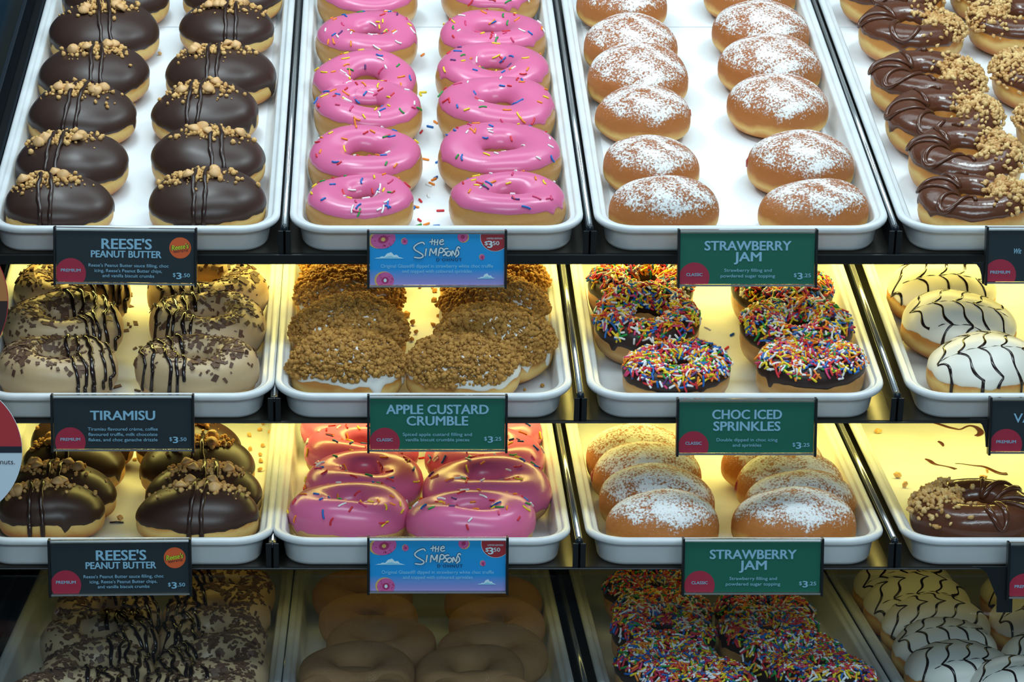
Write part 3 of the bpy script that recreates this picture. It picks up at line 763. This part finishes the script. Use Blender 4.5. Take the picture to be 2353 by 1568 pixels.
for px, py in [(367, 127), (307, 245), (282, 374), (275, 377)]:
    loose_chunk('loose_crumb', 0, px, py, .0022, M['crumb'], 'small biscuit crumb on white paper between the top peanut buns', 'crumb', 'loose crumbs between the top peanut buns', h0=PAPER)
for px, py, z in [(933, 730, .004), (993, 664, .002), (997, 694, .003), (965, 664, .002), (947, 747, .003), (955, 768, .002), (946, 784, .003), (957, 765, .002), (995, 751, .0026), (935, 771, .0018), (1007, 729, .002), (999, 672, .003), (1246, 891, .002), (1205, 899, .0015)]:
    loose_chunk('loose_crumb', 1, px, py, z, M['crumble'], 'brown biscuit crumb lying on the tray between the crumble buns', 'crumb', 'loose crumbs between the crumble buns')
for px, py in [(600, 968), (575, 972), (605, 978), (597, 992), (620, 997), (573, 1005), (603, 1029), (598, 1049), (599, 1064), (598, 1084), (574, 1037), (310, 1060), (340, 1132), (345, 1147)]:
    loose_chunk('loose_crumb', 2, px, py, .0026, M['crumb'], 'golden biscuit crumb on the third shelf tray of peanut buns', 'crumb', 'loose crumbs beside the third shelf peanut buns')
loose_chunk('loose_crumb', 2, 277, 1198, .0035, M['crumb'], 'larger golden crumb on a chocolate scrap between the frontmost peanut buns', 'crumb')
b = MB(); V, F = tube([(-.006, 0, .0008), (0, .0006, .001), (.006, 0, .0008)], [.0012, .0016, .001], 7, .5); b.add(V, F); o = b.build('chocolate_scrap', M['drizzle'], None, True); o.matrix_world = on_floor(2, 268, 1203)
tag(o, 'thin dark chocolate scrap lying between the frontmost third shelf peanut buns', 'chocolate scrap')
for px, py in [(300, 679), (297, 704), (268, 707), (295, 747), (312, 745), (300, 752), (287, 762), (310, 803), (325, 800), (268, 890), (316, 899)]:
    b = MB(); L = LR.uniform(.002, .005); W = L*.5
    b.add([(-L, -W, 0), (L, -W*.8, 0), (L*.9, W, 0), (-L*.8, W*.9, 0), (-L, -W, .0008), (L, -W*.8, .0010), (L*.9, W, .0018), (-L*.8, W*.9, .0009)], [(3, 2, 1, 0), (4, 5, 6, 7), (0, 1, 5, 4), (1, 2, 6, 5), (2, 3, 7, 6), (3, 0, 4, 7)])
    o = b.build('loose_flake', M['flake']); o.matrix_world = on_floor(1, px, py) @ Matrix.Rotation(LR.uniform(0, 6), 4, 'Z')
    tag(o, 'milk chocolate flake lying on the tray between the coffee rings', 'chocolate flake', 'loose flakes between the coffee rings')
for px, py, z in [(2018, 997, .0035), (2063, 1099, .0035), (2079, 1121, .003), (2258, 1106, .0042), (2268, 1087, .002)]:
    loose_chunk('loose_nut', 2, px, py, z, M['nut'], 'golden nut piece lying on the nearly empty third shelf tray', 'nut', 'loose nut pieces on the nearly empty tray', (1.2, .9, .8))
for pts, r, lab in [([(2140, 972), (2160, 976), (2180, 984), (2195, 986), (2207, 990), (2220, 980), (2235, 979), (2250, 986), (2257, 998), (2240, 1004)], [.001, .0022, .002, .0018, .0012, .0012, .0018, .003, .0036, .002], 'long wavy chocolate smear farthest back on the nearly empty tray'),
                    ([(2156, 1015), (2165, 1020), (2168, 1028)], [.0016, .0022, .0006], 'short chocolate dab beyond the paired smears on the nearly empty tray'),
                    ([(2124, 1055), (2138, 1060), (2145, 1068), (2165, 1071), (2185, 1075), (2198, 1080)], [.0008, .0028, .002, .0007, .0014, .0022], 'chocolate smear like a leaf with tail on the nearly empty tray'),
                    ([(2190, 1066), (2215, 1067), (2240, 1072), (2260, 1072), (2280, 1082), (2300, 1091), (2316, 1090)], [.0004, .0006, .001, .0018, .0022, .0026, .0030], 'long tapering chocolate smear nearest the nut ring')]:
    b = MB(); P = []
    q = np.linspace(0, len(pts)-1, len(pts)*6); ii = np.arange(len(pts)); sm = lambda v: np.convolve(np.pad(np.interp(q, ii, v), 4, 'edge'), np.ones(9)/9, 'valid')
    pts = list(zip(sm([a for a, _ in pts]), sm([c for _, c in pts]))); r = sm(r)
    for px, py in pts:
        x, s, _ = unproject(TIERS[2], px, py, FLOOR_H); P.append((x, s, FLOOR_H+.0004))
    V, F = tube(P, r, 8, .35, [(0, 0, 1)]*len(P)); b.add(V, F); o = b.build('chocolate_smear', M['milkdrizzle'], None, True); o.matrix_world = TIERS[2].M
    tag(o, lab, 'chocolate smear')

#@@SIGNS
# ------------------------------------------------------------------ price signs
def flat(name, c, rough=.6): return mat(name, c, rough)
P = dict(dark=flat('black_teal_card', (22, 36, 44)), green=flat('green_card', (0, 100, 78)), red=flat('red_print', (176, 32, 62)), title=flat('pale_blue_print', (150, 196, 222)), white=flat('white_print', (214, 228, 236)),
         orange=flat('orange_print', (236, 96, 40)), lime=flat('yellow_print', (216, 220, 40)), ink=flat('dark_print', (20, 30, 44)), navy=flat('navy_print', (16, 52, 96)), pinkd=flat('pink_print', (214, 92, 158)), pinkr=flat('deep_pink_print', (176, 42, 100)),
         tan=flat('tan_print', (226, 180, 96)), cloud=flat('cloud_print', (222, 240, 248)), sky=flat('sky_print', (150, 212, 236)), badge=flat('badge_red_print', (170, 34, 46)), brown=flat('brown_print', (44, 24, 18)), caramel=flat('caramel_print', (186, 118, 62)), discred=flat('disc_red_print', (184, 48, 56)), discwhite=flat('disc_white_print', (206, 220, 232)))
def blue_card():
    m = mat('blue_to_lilac_card', (0, 124, 196), .6); nt = m.node_tree; b = nt.nodes['Principled BSDF']
    tc = nt.nodes.new('ShaderNodeTexCoord'); sx = nt.nodes.new('ShaderNodeSeparateXYZ'); nt.links.new(tc.outputs['Object'], sx.inputs[0])
    mr = nt.nodes.new('ShaderNodeMapRange'); mr.inputs['From Min'].default_value = -.0225; mr.inputs['From Max'].default_value = .0225; nt.links.new(sx.outputs['Z'], mr.inputs['Value'])
    r = nt.nodes.new('ShaderNodeValToRGB'); e = r.color_ramp.elements; e[0].position = 0; e[0].color = lin((170, 146, 210)); e[1].position = 1.; e[1].color = lin((0, 152, 216))
    q = e.new(.12); q.color = lin((140, 146, 214)); q = e.new(.32); q.color = lin((0, 150, 224))
    nt.links.new(mr.outputs[0], r.inputs['Fac']); nt.links.new(r.outputs['Color'], b.inputs['Base Color']); return m
P['blue'] = blue_card()
FONT_CACHE = {}
def text_geo(s, bold=0., shear=0., space=1.):
    key = (s, bold, shear, space)
    if key in FONT_CACHE: return FONT_CACHE[key]
    c = bpy.data.curves.new('lettering', 'FONT'); c.body = s; c.size = 1.; c.offset = bold; c.shear = shear; c.resolution_u = 3; c.space_character = space
    c.align_x = 'LEFT'
    o = bpy.data.objects.new('lettering', c); COL.objects.link(o); bpy.context.view_layer.update()
    me = bpy.data.meshes.new_from_object(o.evaluated_get(bpy.context.evaluated_depsgraph_get()))
    V = np.array([v.co[:] for v in me.vertices]) if len(me.vertices) else np.zeros((1, 3)); F = [tuple(p.vertices) for p in me.polygons]
    bpy.data.objects.remove(o); bpy.data.curves.remove(c); bpy.data.meshes.remove(me)
    FONT_CACHE[key] = (V, F); return V, F
CAPH = None
def put_text(root, K, s, dx, dy, cap, width, m, bold=0., shear=0., rot=0., name='lettering', y=-.0004, space=1.):
    """K metres per photo pixel; dx, dy (down) px of the baseline centre; cap height and width in px"""
    global CAPH
    if CAPH is None:
        v, _ = text_geo('H'); CAPH = v[:, 1].max()
    V, F = text_geo(s, 0., shear, space); V = V.copy()
    w0, w1 = V[:, 0].min(), V[:, 0].max()
    X = (V[:, 0]-(w0+w1)/2)*(width/(w1-w0)); Y = V[:, 1]*(cap/CAPH)
    c, sn = math.cos(rot), math.sin(rot)
    X2 = X*c-Y*sn; Y2 = X*sn+Y*c
    mb = MB(); e = bold*cap*1.35
    for qi, (ex, ey_) in enumerate([(-1, 0), (1, 0), (-.6, -.6), (.6, .6), (-.6, .6), (.6, -.6)] if bold else [(0, 0)]):
        mb.add(np.stack([(dx+X2+ex*e)*K, np.full(len(X), y-qi*.000025), (Y2-dy+ey_*e*.7)*K], 1), F)
    return link_mesh(name, mb.mesh(name, m), root)
def clip_poly(pts, x0, x1, y0, y1):
    def cl(p, f, g):
        out = []
        for i in range(len(p)):
            a, b_ = p[i-1], p[i]
            if f(a) != f(b_): out.append(g(a, b_))
            if f(b_): out.append(b_)
        return out
    def lx(v): return lambda a, b_: (v, a[1]+(b_[1]-a[1])*(v-a[0])/(b_[0]-a[0]))
    def ly(v): return lambda a, b_: (a[0]+(b_[0]-a[0])*(v-a[1])/(b_[1]-a[1]), v)
    for f, g in ((lambda q: q[0] >= x0, lx(x0)), (lambda q: q[0] <= x1, lx(x1)), (lambda q: q[1] >= y0, ly(y0)), (lambda q: q[1] <= y1, ly(y1))):
        if pts: pts = cl(pts, f, g)
    return pts
def put_poly(root, K, pts, m, name, y=-.0002, clip=None):
    if clip: pts = clip_poly(pts, *clip)
    if len(pts) < 3: return
    V = [(x*K, y, -yy*K) for x, yy in pts]
    V2 = [(a, c+.00012, d) for a, c, d in V]; n = len(V)
    F = [tuple(range(n)), tuple(range(2*n-1, n-1, -1))]+[(i, i+n, (i+1) % n+n, (i+1) % n) for i in range(n)]
    return link_mesh(name, mesh(name, V+V2, F, m, False), root)
def ell(cx, cy, rx, ry, n=36, a=0.):
    return [(cx+rx*math.cos(q)*math.cos(a)-ry*math.sin(q)*math.sin(a), cy+rx*math.cos(q)*math.sin(a)+ry*math.sin(q)*math.cos(a)) for q in [2*math.pi*i/n for i in range(n)]]
def ribbon(root, K, strokes, wdt, m, name, y):
    mb = MB()
    for st in strokes:
        pts = np.array(st, float)
        # smooth the stroke (Catmull-Rom)
        Q = np.vstack([2*pts[0]-pts[1], pts, 2*pts[-1]-pts[-2]]); out = []
        for i in range(1, len(Q)-2):
            for q in np.linspace(0, 1, 6, endpoint=False):
                a, b_, c, d = Q[i-1:i+3]; out.append(.5*((2*b_)+(-a+c)*q+(2*a-5*b_+4*c-d)*q*q+(-a+3*b_-3*c+d)*q**3))
        out.append(Q[-2]); out = np.array(out)
        Tn = np.gradient(out, axis=0); Tn /= np.linalg.norm(Tn, axis=1)[:, None]+1e-9; Nn = np.stack([-Tn[:, 1], Tn[:, 0]], 1)
        w2 = wdt/2
        L = out+Nn*w2; R = out-Nn*w2
        # round ends
        e0 = out[0]-Tn[0]*w2*.8; e1 = out[-1]+Tn[-1]*w2*.8
        poly = [e0]+list(L)+[e1]+list(R[::-1]); n = len(out)
        oi = [0]+list(range(n))+[n]+list(range(n))[::-1]; V = [(p[0]*K, y-q*6e-6-len(mb.V)*3e-5, -p[1]*K) for p, q in zip(poly, oi)]
        F = [(0, 1, 2*n+1)]+[(1+i, 2+i, 2*n-i, 2*n+1-i) for i in range(n-1)]+[(n, n+1, n+2)]
        mb.add(V, F)
    return mb.build(name, m, root)
CARD = (-158.5, 158.5, -59, 59)
def sign(ti, cx, cy, kind, label, half=158.5, roll=0., design=None, back=True, extra_left=None):
    t = TIERS[ti]; ys = float(t.O[1])-.0125
    r = ray(cx, cy); k = (ys-CC[1])/r[1]; p = CC+k*r; K = k/FPX
    root = empty('price_sign', Matrix.Translation(p.tolist()) @ Matrix.Rotation(math.radians(roll), 4, 'Y'))
    tag(root, label, 'sign', 'price signs on the shelf fronts')
    x0, x1, y0, y1 = -half, half, -59, 59
    b = MB(); b.box(x0*K, x1*K, 0., .0008, -y1*K, -y0*K); card = b.build('card', P[{'dark': 'dark', 'green': 'green', 'blue': 'blue'}[kind]], root)
    # clear sleeve in front of and above the card, thicker lower edge
    b = MB(); b.box((x0-1)*K, (x1+1)*K, -.0030, -.0021, -(y1+1)*K, -(y0-8)*K); b.build('clear_cover', M['clear'], root)
    b = MB(); b.box((x0-1)*K, (x1+1)*K, -.0030, .0012, -(y1+4.2)*K, -(y1+1)*K); b.build('cover_bottom_edge', M['chrome'], root)
    b = MB(); b.box((x0-1)*K, (x1+1)*K, -.0030, .0012, -(y0-8)*K, -(y0-9.3)*K); b.build('cover_top_edge', M['chrome'], root)
    for sx in (x0-3.5, x1+3.5):
        b = MB(); b.box((sx-2.8)*K, (sx+2.8)*K, -.0037, .0046, -(y1+8)*K, -(y0-10)*K); b.build('side_clip', M['black'], root, bevel=.0004)
    if back:   # hanger reaching back to the shelf lip
        dyl = float(t.M.to_translation()[2])+t.lip*math.cos(t.tilt)+.006-p[2]
        b = MB(); b.box(-.02, .02, .0012, .0125-.0047, -.012, .012 if dyl > .012 else .006); b.build('hanger', M['black'], root)
    if extra_left:   # dark mounting plate that curves down from the lip beside the sign
        V = [((a-cx)*K, .0016, -(c-cy)*K) for a, c in extra_left]; V2 = [(q[0], .0034, q[2]) for q in V]; n = len(V)
        link_mesh('mounting_plate', mesh('mounting_plate', V+V2, [tuple(range(n)), tuple(range(2*n-1, n-1, -1))]+[(i, i+n, (i+1) % n+n, (i+1) % n) for i in range(n)], M['black'], False), root)
    design(card, K, (x0, x1, y0, y1))
    return root
def std(lines, desc, badge, price, logo=False, bdx=-121, bdy=43.5, pdx=124, pdy=45):
    def f(root, K, cl):
        for s, dx, dy, cap, wd in lines: put_text(root, K, s, dx, dy, cap, wd, P['title'], .034, name='title_lettering')
        for s, dx, dy, wd in desc: put_text(root, K, s, dx, dy, 7.3, wd, P['title'], .004, name='description_lettering')
        put_poly(root, K, ell(bdx, bdy, 35, 35, 48), P['red'], 'badge', clip=cl)
        put_text(root, K, badge, bdx, bdy-3.5, 6.8, 45 if badge == 'PREMIUM' else 37, P['title'], .022, name='badge_lettering')
        if price:
            put_text(root, K, '$', pdx-11, pdy-2, 8.5, 6, P['title'], .015, name='price_lettering'); put_text(root, K, price[0], pdx, pdy+3, 14.2, 11, P['title'], .035, name='price_lettering')
            put_text(root, K, price[1:], pdx+16.5, pdy-1.5, 8.3, 17, P['title'], .02, name='price_lettering')
        if logo:
            put_poly(root, K, ell(126, -23, 25, 24.5, 48), P['orange'], 'logo_disc', clip=cl)
            put_text(root, K, "Reese's", 126.5, -20, 11.5, 42, P['ink'], .075, .28, .16, 'logo_outline', -.0004)
            put_text(root, K, "Reese's", 126.5, -20, 11.5, 40, P['lime'], .03, .28, .16, 'logo_lettering', -.0006)
            put_text(root, K, 'PEANUT BUTTER', 128, -13.5, 4, 33, P['ink'], .01, 0, .13, 'logo_small_lettering', -.0004)
    return f
def donut_art(root, K, cx, cy, rx, ry, cl, seed, hole=True, a=0., rim=(-3, -1)):
    rg = random.Random(seed)
    put_poly(root, K, ell(cx+rim[0]*rx/22, cy+rim[1]*ry/22, rx*1.06, ry*1.04, 32, a), P['tan'], 'doughnut_picture', -.0002, cl)
    put_poly(root, K, ell(cx, cy, rx, ry, 32, a), P['pinkd'], 'doughnut_picture', -.0003, cl)
    put_poly(root, K, ell(cx, cy, rx*.42, ry*.42, 24, a), P['pinkr'], 'doughnut_picture', -.0004, cl)
    if hole: put_poly(root, K, ell(cx, cy, rx*.17, ry*.22, 16, a), P['tan'] if rx > 22 else P['cloud'], 'doughnut_picture', -.0005, cl)
    for _ in range(16 if rx > 10 else 5):
        q = rg.uniform(0, 6.28); rr = rg.uniform(.55, .92); x = cx+rx*rr*math.cos(q); y = cy+ry*rr*math.sin(q); z = max(.9, rx*.055)
        put_poly(root, K, ell(x, y, z*1.5, z*.6, 6, rg.uniform(0, 3)), P['pinkr'], 'doughnut_picture', -.00045, cl)
def cloud_art(root, K, x0, x1, ytop, ybot, cl):
    w_ = x1-x0; hh = ybot-ytop; pts = [(x0, ybot)]
    for i in range(41):
        q = i/40; e = hh*(.22*math.sin(math.pi*q)+.16*abs(math.sin(q*19))+.62*math.exp(-((q-.52)/.13)**2)+.22*math.exp(-((q-.74)/.09)**2))*min(1, q*6, (1-q)*6)
        pts.append((x0+w_*q, ybot-max(e, .2)))
    pts.append((x1, ybot))
    put_poly(root, K, pts, P['cloud'], 'cloud_picture', -.0002, cl)
    put_poly(root, K, [(x, ybot-(ybot-y)*.45) for x, y in pts], P['sky'], 'cloud_picture', -.0003, cl)
def cartoon(root, K, cl):
    donut_art(root, K, -123.5, -47, 29, 21, cl, 1, a=-.25); donut_art(root, K, -74, -42.5, 6.8, 7.6, cl, 2, False); donut_art(root, K, 59, -53, 12, 12, cl, 3, False, rim=(3, 2))
    donut_art(root, K, 104, -6, 6, 6.6, cl, 4, False); donut_art(root, K, -119, 48, 20.5, 19, cl, 5)
    cloud_art(root, K, -144, -75, -18, -2.5, cl); cloud_art(root, K, 91, 135, 31, 44, cl)
    put_poly(root, K, ell(133, -53, 34, 34, 48), P['cloud'], 'badge_edge', -.0002, cl); put_poly(root, K, ell(133, -53, 33, 33, 48), P['badge'], 'badge', -.0003, cl)
    put_text(root, K, 'LIMITED EDITION', 132, -47.5, 3.6, 36, P['white'], .01, name='badge_lettering', y=-.0005)
    put_text(root, K, '$', 113, -34, 9, 7.5, P['white'], .02, name='price_lettering', y=-.0005); put_text(root, K, '3', 121.5, -28, 15.5, 11, P['white'], .04, name='price_lettering', y=-.0005); put_text(root, K, '50', 135.5, -34, 9, 14.5, P['white'], .02, name='price_lettering', y=-.0005)
    S = [[(-29, -36), (-31.5, -40), (-37, -40), (-46, -36), (-53, -29), (-50, -23), (-42, -18), (-33, -12), (-33, -7), (-40, -4.5), (-52, -6)],
         [(-24.5, -26), (-27, -9.5)], [(-17, -9.5), (-14.5, -26), (-8, -15), (-1.5, -27), (-2.5, -11)], [(3, -9), (6.5, -26), (13, -26), (14.5, -21), (11, -17), (4, -17)],
         [(25.5, -26), (20, -26), (15.5, -22), (19, -18), (20, -13.5), (14, -10)], [(27, -20), (22.5, -17), (22, -11), (27, -9.5), (31, -13), (31, -18), (27, -20)],
         [(34, -9), (35.5, -21), (41.5, -11), (44, -23)], [(52.5, -27), (49, -30), (45.5, -25.5), (49, -20), (49.5, -13), (43, -7)]]
    TH = [[(-17, -41.5), (-6, -43.5)], [(-11, -48), (-12, -35.5)], [(-5, -47), (-6, -34)], [(2, -47), (.5, -34)], [(-5.5, -40.5), (1.5, -41.5)], [(7, -41), (14, -43), (13, -47), (8, -45), (6, -39), (10, -35.5), (16, -37.5)]]
    ribbon(root, K, S, 5.2, P['navy'], 'logo_outline', -.0002); ribbon(root, K, TH, 4.4, P['navy'], 'logo_outline', -.0002)
    ribbon(root, K, S, 3.3, P['white'], 'logo_lettering', -.0010); ribbon(root, K, TH, 2.7, P['white'], 'logo_lettering', -.0010)
    put_text(root, K, "D'OHNUT", 28, 3.4, 7, 58, P['navy'], .02, name='logo_small_lettering', space=1.25)
    put_text(root, K, 'Original Glazed\u00ae dipped in strawberry white choc truffle', 0, 18.5, 7.8, 258, P['sky'], .0, name='description_lettering')
    put_text(root, K, 'and topped with coloured sprinkles', 0, 30.5, 7.8, 160, P['sky'], .0, name='description_lettering')
REESE = std([("REESE'S", 3, -19, 23, 114), ('PEANUT BUTTER', 2, 1, 15.5, 161)], [("Reese's Peanut Butter sauce filling, choc", 7.5, 23, 184), ("icing, Reese's Peanut Butter chips,", 7, 35.3, 155), ('and vanilla biscuit crumbs', 7, 47, 119)], 'PREMIUM', '3.50', True, -125.5, 39, 123.5, 46)
STRAW = std([('STRAWBERRY', 1, -20, 21, 198), ('JAM', 1, 5.5, 21, 62)], [('Strawberry filling and', 2, 30, 109), ('powdered sugar topping', 2, 43, 125)], 'CLASSIC', '3.25', pdx=122, pdy=44)
TIRA = std([('TIRAMISU', 0, -9, 21, 148)], [('Tiramisu flavoured cr\u00e8me, coffee', 0, 16, 161), ('flavoured truffle, milk chocolate', 0, 28.5, 159), ('flakes, and choc ganache drizzle', 0, 41, 159)], 'PREMIUM', '3.50', pdx=121, pdy=42)
APPLE = std([('APPLE CUSTARD', 0, -24, 21, 234), ('CRUMBLE', 0, 2.6, 21, 140)], [('Spiced apple custard filling and', 0, 27.5, 159), ('vanilla biscuit crumble pieces', 0, 40, 147)], 'CLASSIC', '3.25', bdx=-121, pdx=122, pdy=40)
CHOC = std([('CHOC ICED', 1, -20.5, 21, 159), ('SPRINKLES', 1, 7, 21, 153)], [('Double dipped in choc icing', 2, 32, 140), ('and sprinkles', 2, 44.5, 66)], 'CLASSIC', '3.25', pdx=121, pdy=46)
def part_sign(texts, bdx, bdy, blet=('PREMIUM', 45)):
    def f(root, K, cl):
        for s, dx, dy, cap, wd, sh in texts: put_text(root, K, s, dx, dy, cap, wd, P['title'], .015, sh, name='title_lettering')
        put_poly(root, K, ell(bdx, bdy, 37, 37, 48), P['red'], 'badge', clip=cl)
        put_text(root, K, blet[0], bdx, bdy-3.5, 6.8, blet[1], P['title'], .022, name='badge_lettering')
    return f
sign(0, 288, 591, 'dark', 'black sign with orange logo under the top shelf peanut buns, reading REESE\'S PEANUT BUTTER'.replace("REESE'S ", ''), roll=.8, design=REESE)
sign(0, 1004, 597, 'blue', 'blue cartoon-sky sign with pink doughnuts under the top shelf pink rings', half=154.5, design=cartoon)
sign(0, 1717, 595, 'green', 'green STRAWBERRY JAM sign under the top shelf sugared buns', half=154.5, design=STRAW)
sign(0, 2428, 589, 'dark', 'black sign cut by the frame under the top shelf hazelnut rings', design=part_sign([('Wit', -90, -6, 12, 17, .3)], -129, 44), extra_left=[(2236, 604), (2246, 609), (2253, 618), (2258, 634), (2260, 654), (2290, 654), (2290, 604)])
sign(1, 282, 974, 'dark', 'black TIRAMISU sign under the coffee rings', design=TIRA)
sign(1, 1005, 975, 'green', 'green APPLE CUSTARD CRUMBLE sign under the crumble buns', half=155, design=APPLE)
sign(1, 1715, 983, 'green', 'green CHOC ICED SPRINKLES sign under the second shelf sprinkle rings', half=155, design=CHOC)
sign(1, 2436, 980, 'dark', 'black sign reading VA under the second shelf feathered buns', design=part_sign([('VA', -86, -9, 21, 43, 0)], -123, 43), extra_left=[(2230, 964), (2248, 969), (2258, 978), (2265, 996), (2268, 1030), (2300, 1030), (2300, 964)])
sign(2, 276, 1306, 'dark', 'black sign with orange logo at the lowest signed shelf, under peanut buns', roll=-.6, design=REESE)
sign(2, 1006, 1301, 'blue', 'brighter blue cartoon-sky sign under the third shelf pink rings', half=156, design=cartoon)
sign(2, 1729, 1304, 'green', 'green STRAWBERRY JAM sign under the third shelf sugared buns', half=156, design=STRAW)
sign(2, 2478, 1313, 'dark', 'black sign beside the clear hook under the nearly empty tray', design=part_sign([], -123, 43), extra_left=[(2236, 1304), (2256, 1309), (2268, 1318), (2280, 1345), (2294, 1378), (2294, 1412), (2330, 1412), (2330, 1304)])

# round promotional discs clipped to the shelf ends at the case wall
def disc(cx, cy, R, design, label):
    ys = 2.415; r = ray(cx, cy); k = (ys-CC[1])/r[1]; p = CC+k*r; K = k/FPX
    root = empty('promotion_disc', Matrix.Translation(p.tolist())); tag(root, label, 'sign', 'round promotion discs at the case wall')
    design(root, K, R)
    b = MB(); b.box(-.004, .004, .0012, .055, -.002, .002); b.build('clear_arm', M['clear'], root)
def disc_body(root, K, R, m): 
    pts = ell(0, 0, R, R, 72); V = [(x*K, 0., -y*K) for x, y in pts]; V2 = [(a, .0012, c) for a, _, c in V]; n = len(V)
    link_mesh('disc_board', mesh('disc_board', V+V2, [tuple(range(n)), tuple(range(2*n-1, n-1, -1))]+[(i, i+n, (i+1) % n+n, (i+1) % n) for i in range(n)], m, False), root)
def disc_a(root, K, R):
    disc_body(root, K, R, P['discred'])
    put_poly(root, K, ell(0, 0, R-1.5, R-1.5, 72), P['caramel'], 'upper_band', -.0002, (-R, R, -R, 2)); put_poly(root, K, ell(0, 0, R-1.5, R-1.5, 72), P['brown'], 'lower_band', -.0002, (-R, R, 2, R))
def disc_b(root, K, R):
    disc_body(root, K, R, P['discwhite'])
    put_poly(root, K, ell(0, 0, R-.5, R-.5, 72), P['discred'], 'upper_band', -.0002, (-R, R, -R, -9)); put_poly(root, K, ell(0, 0, R-.5, R-.5, 72), P['ink'], 'middle_band', -.0003, (-R, R, -9, 6))
    put_text(root, K, 'hazelnuts.', 111, 33, 12, 72, P['brown'], 0., name='disc_lettering')
disc(-167, 690, 186, disc_a, 'round caramel and brown promotion disc beside the second shelf coffee rings')
disc(-113, 1035, 164, disc_b, 'round red and white promotion disc in front of the third shelf peanut buns')
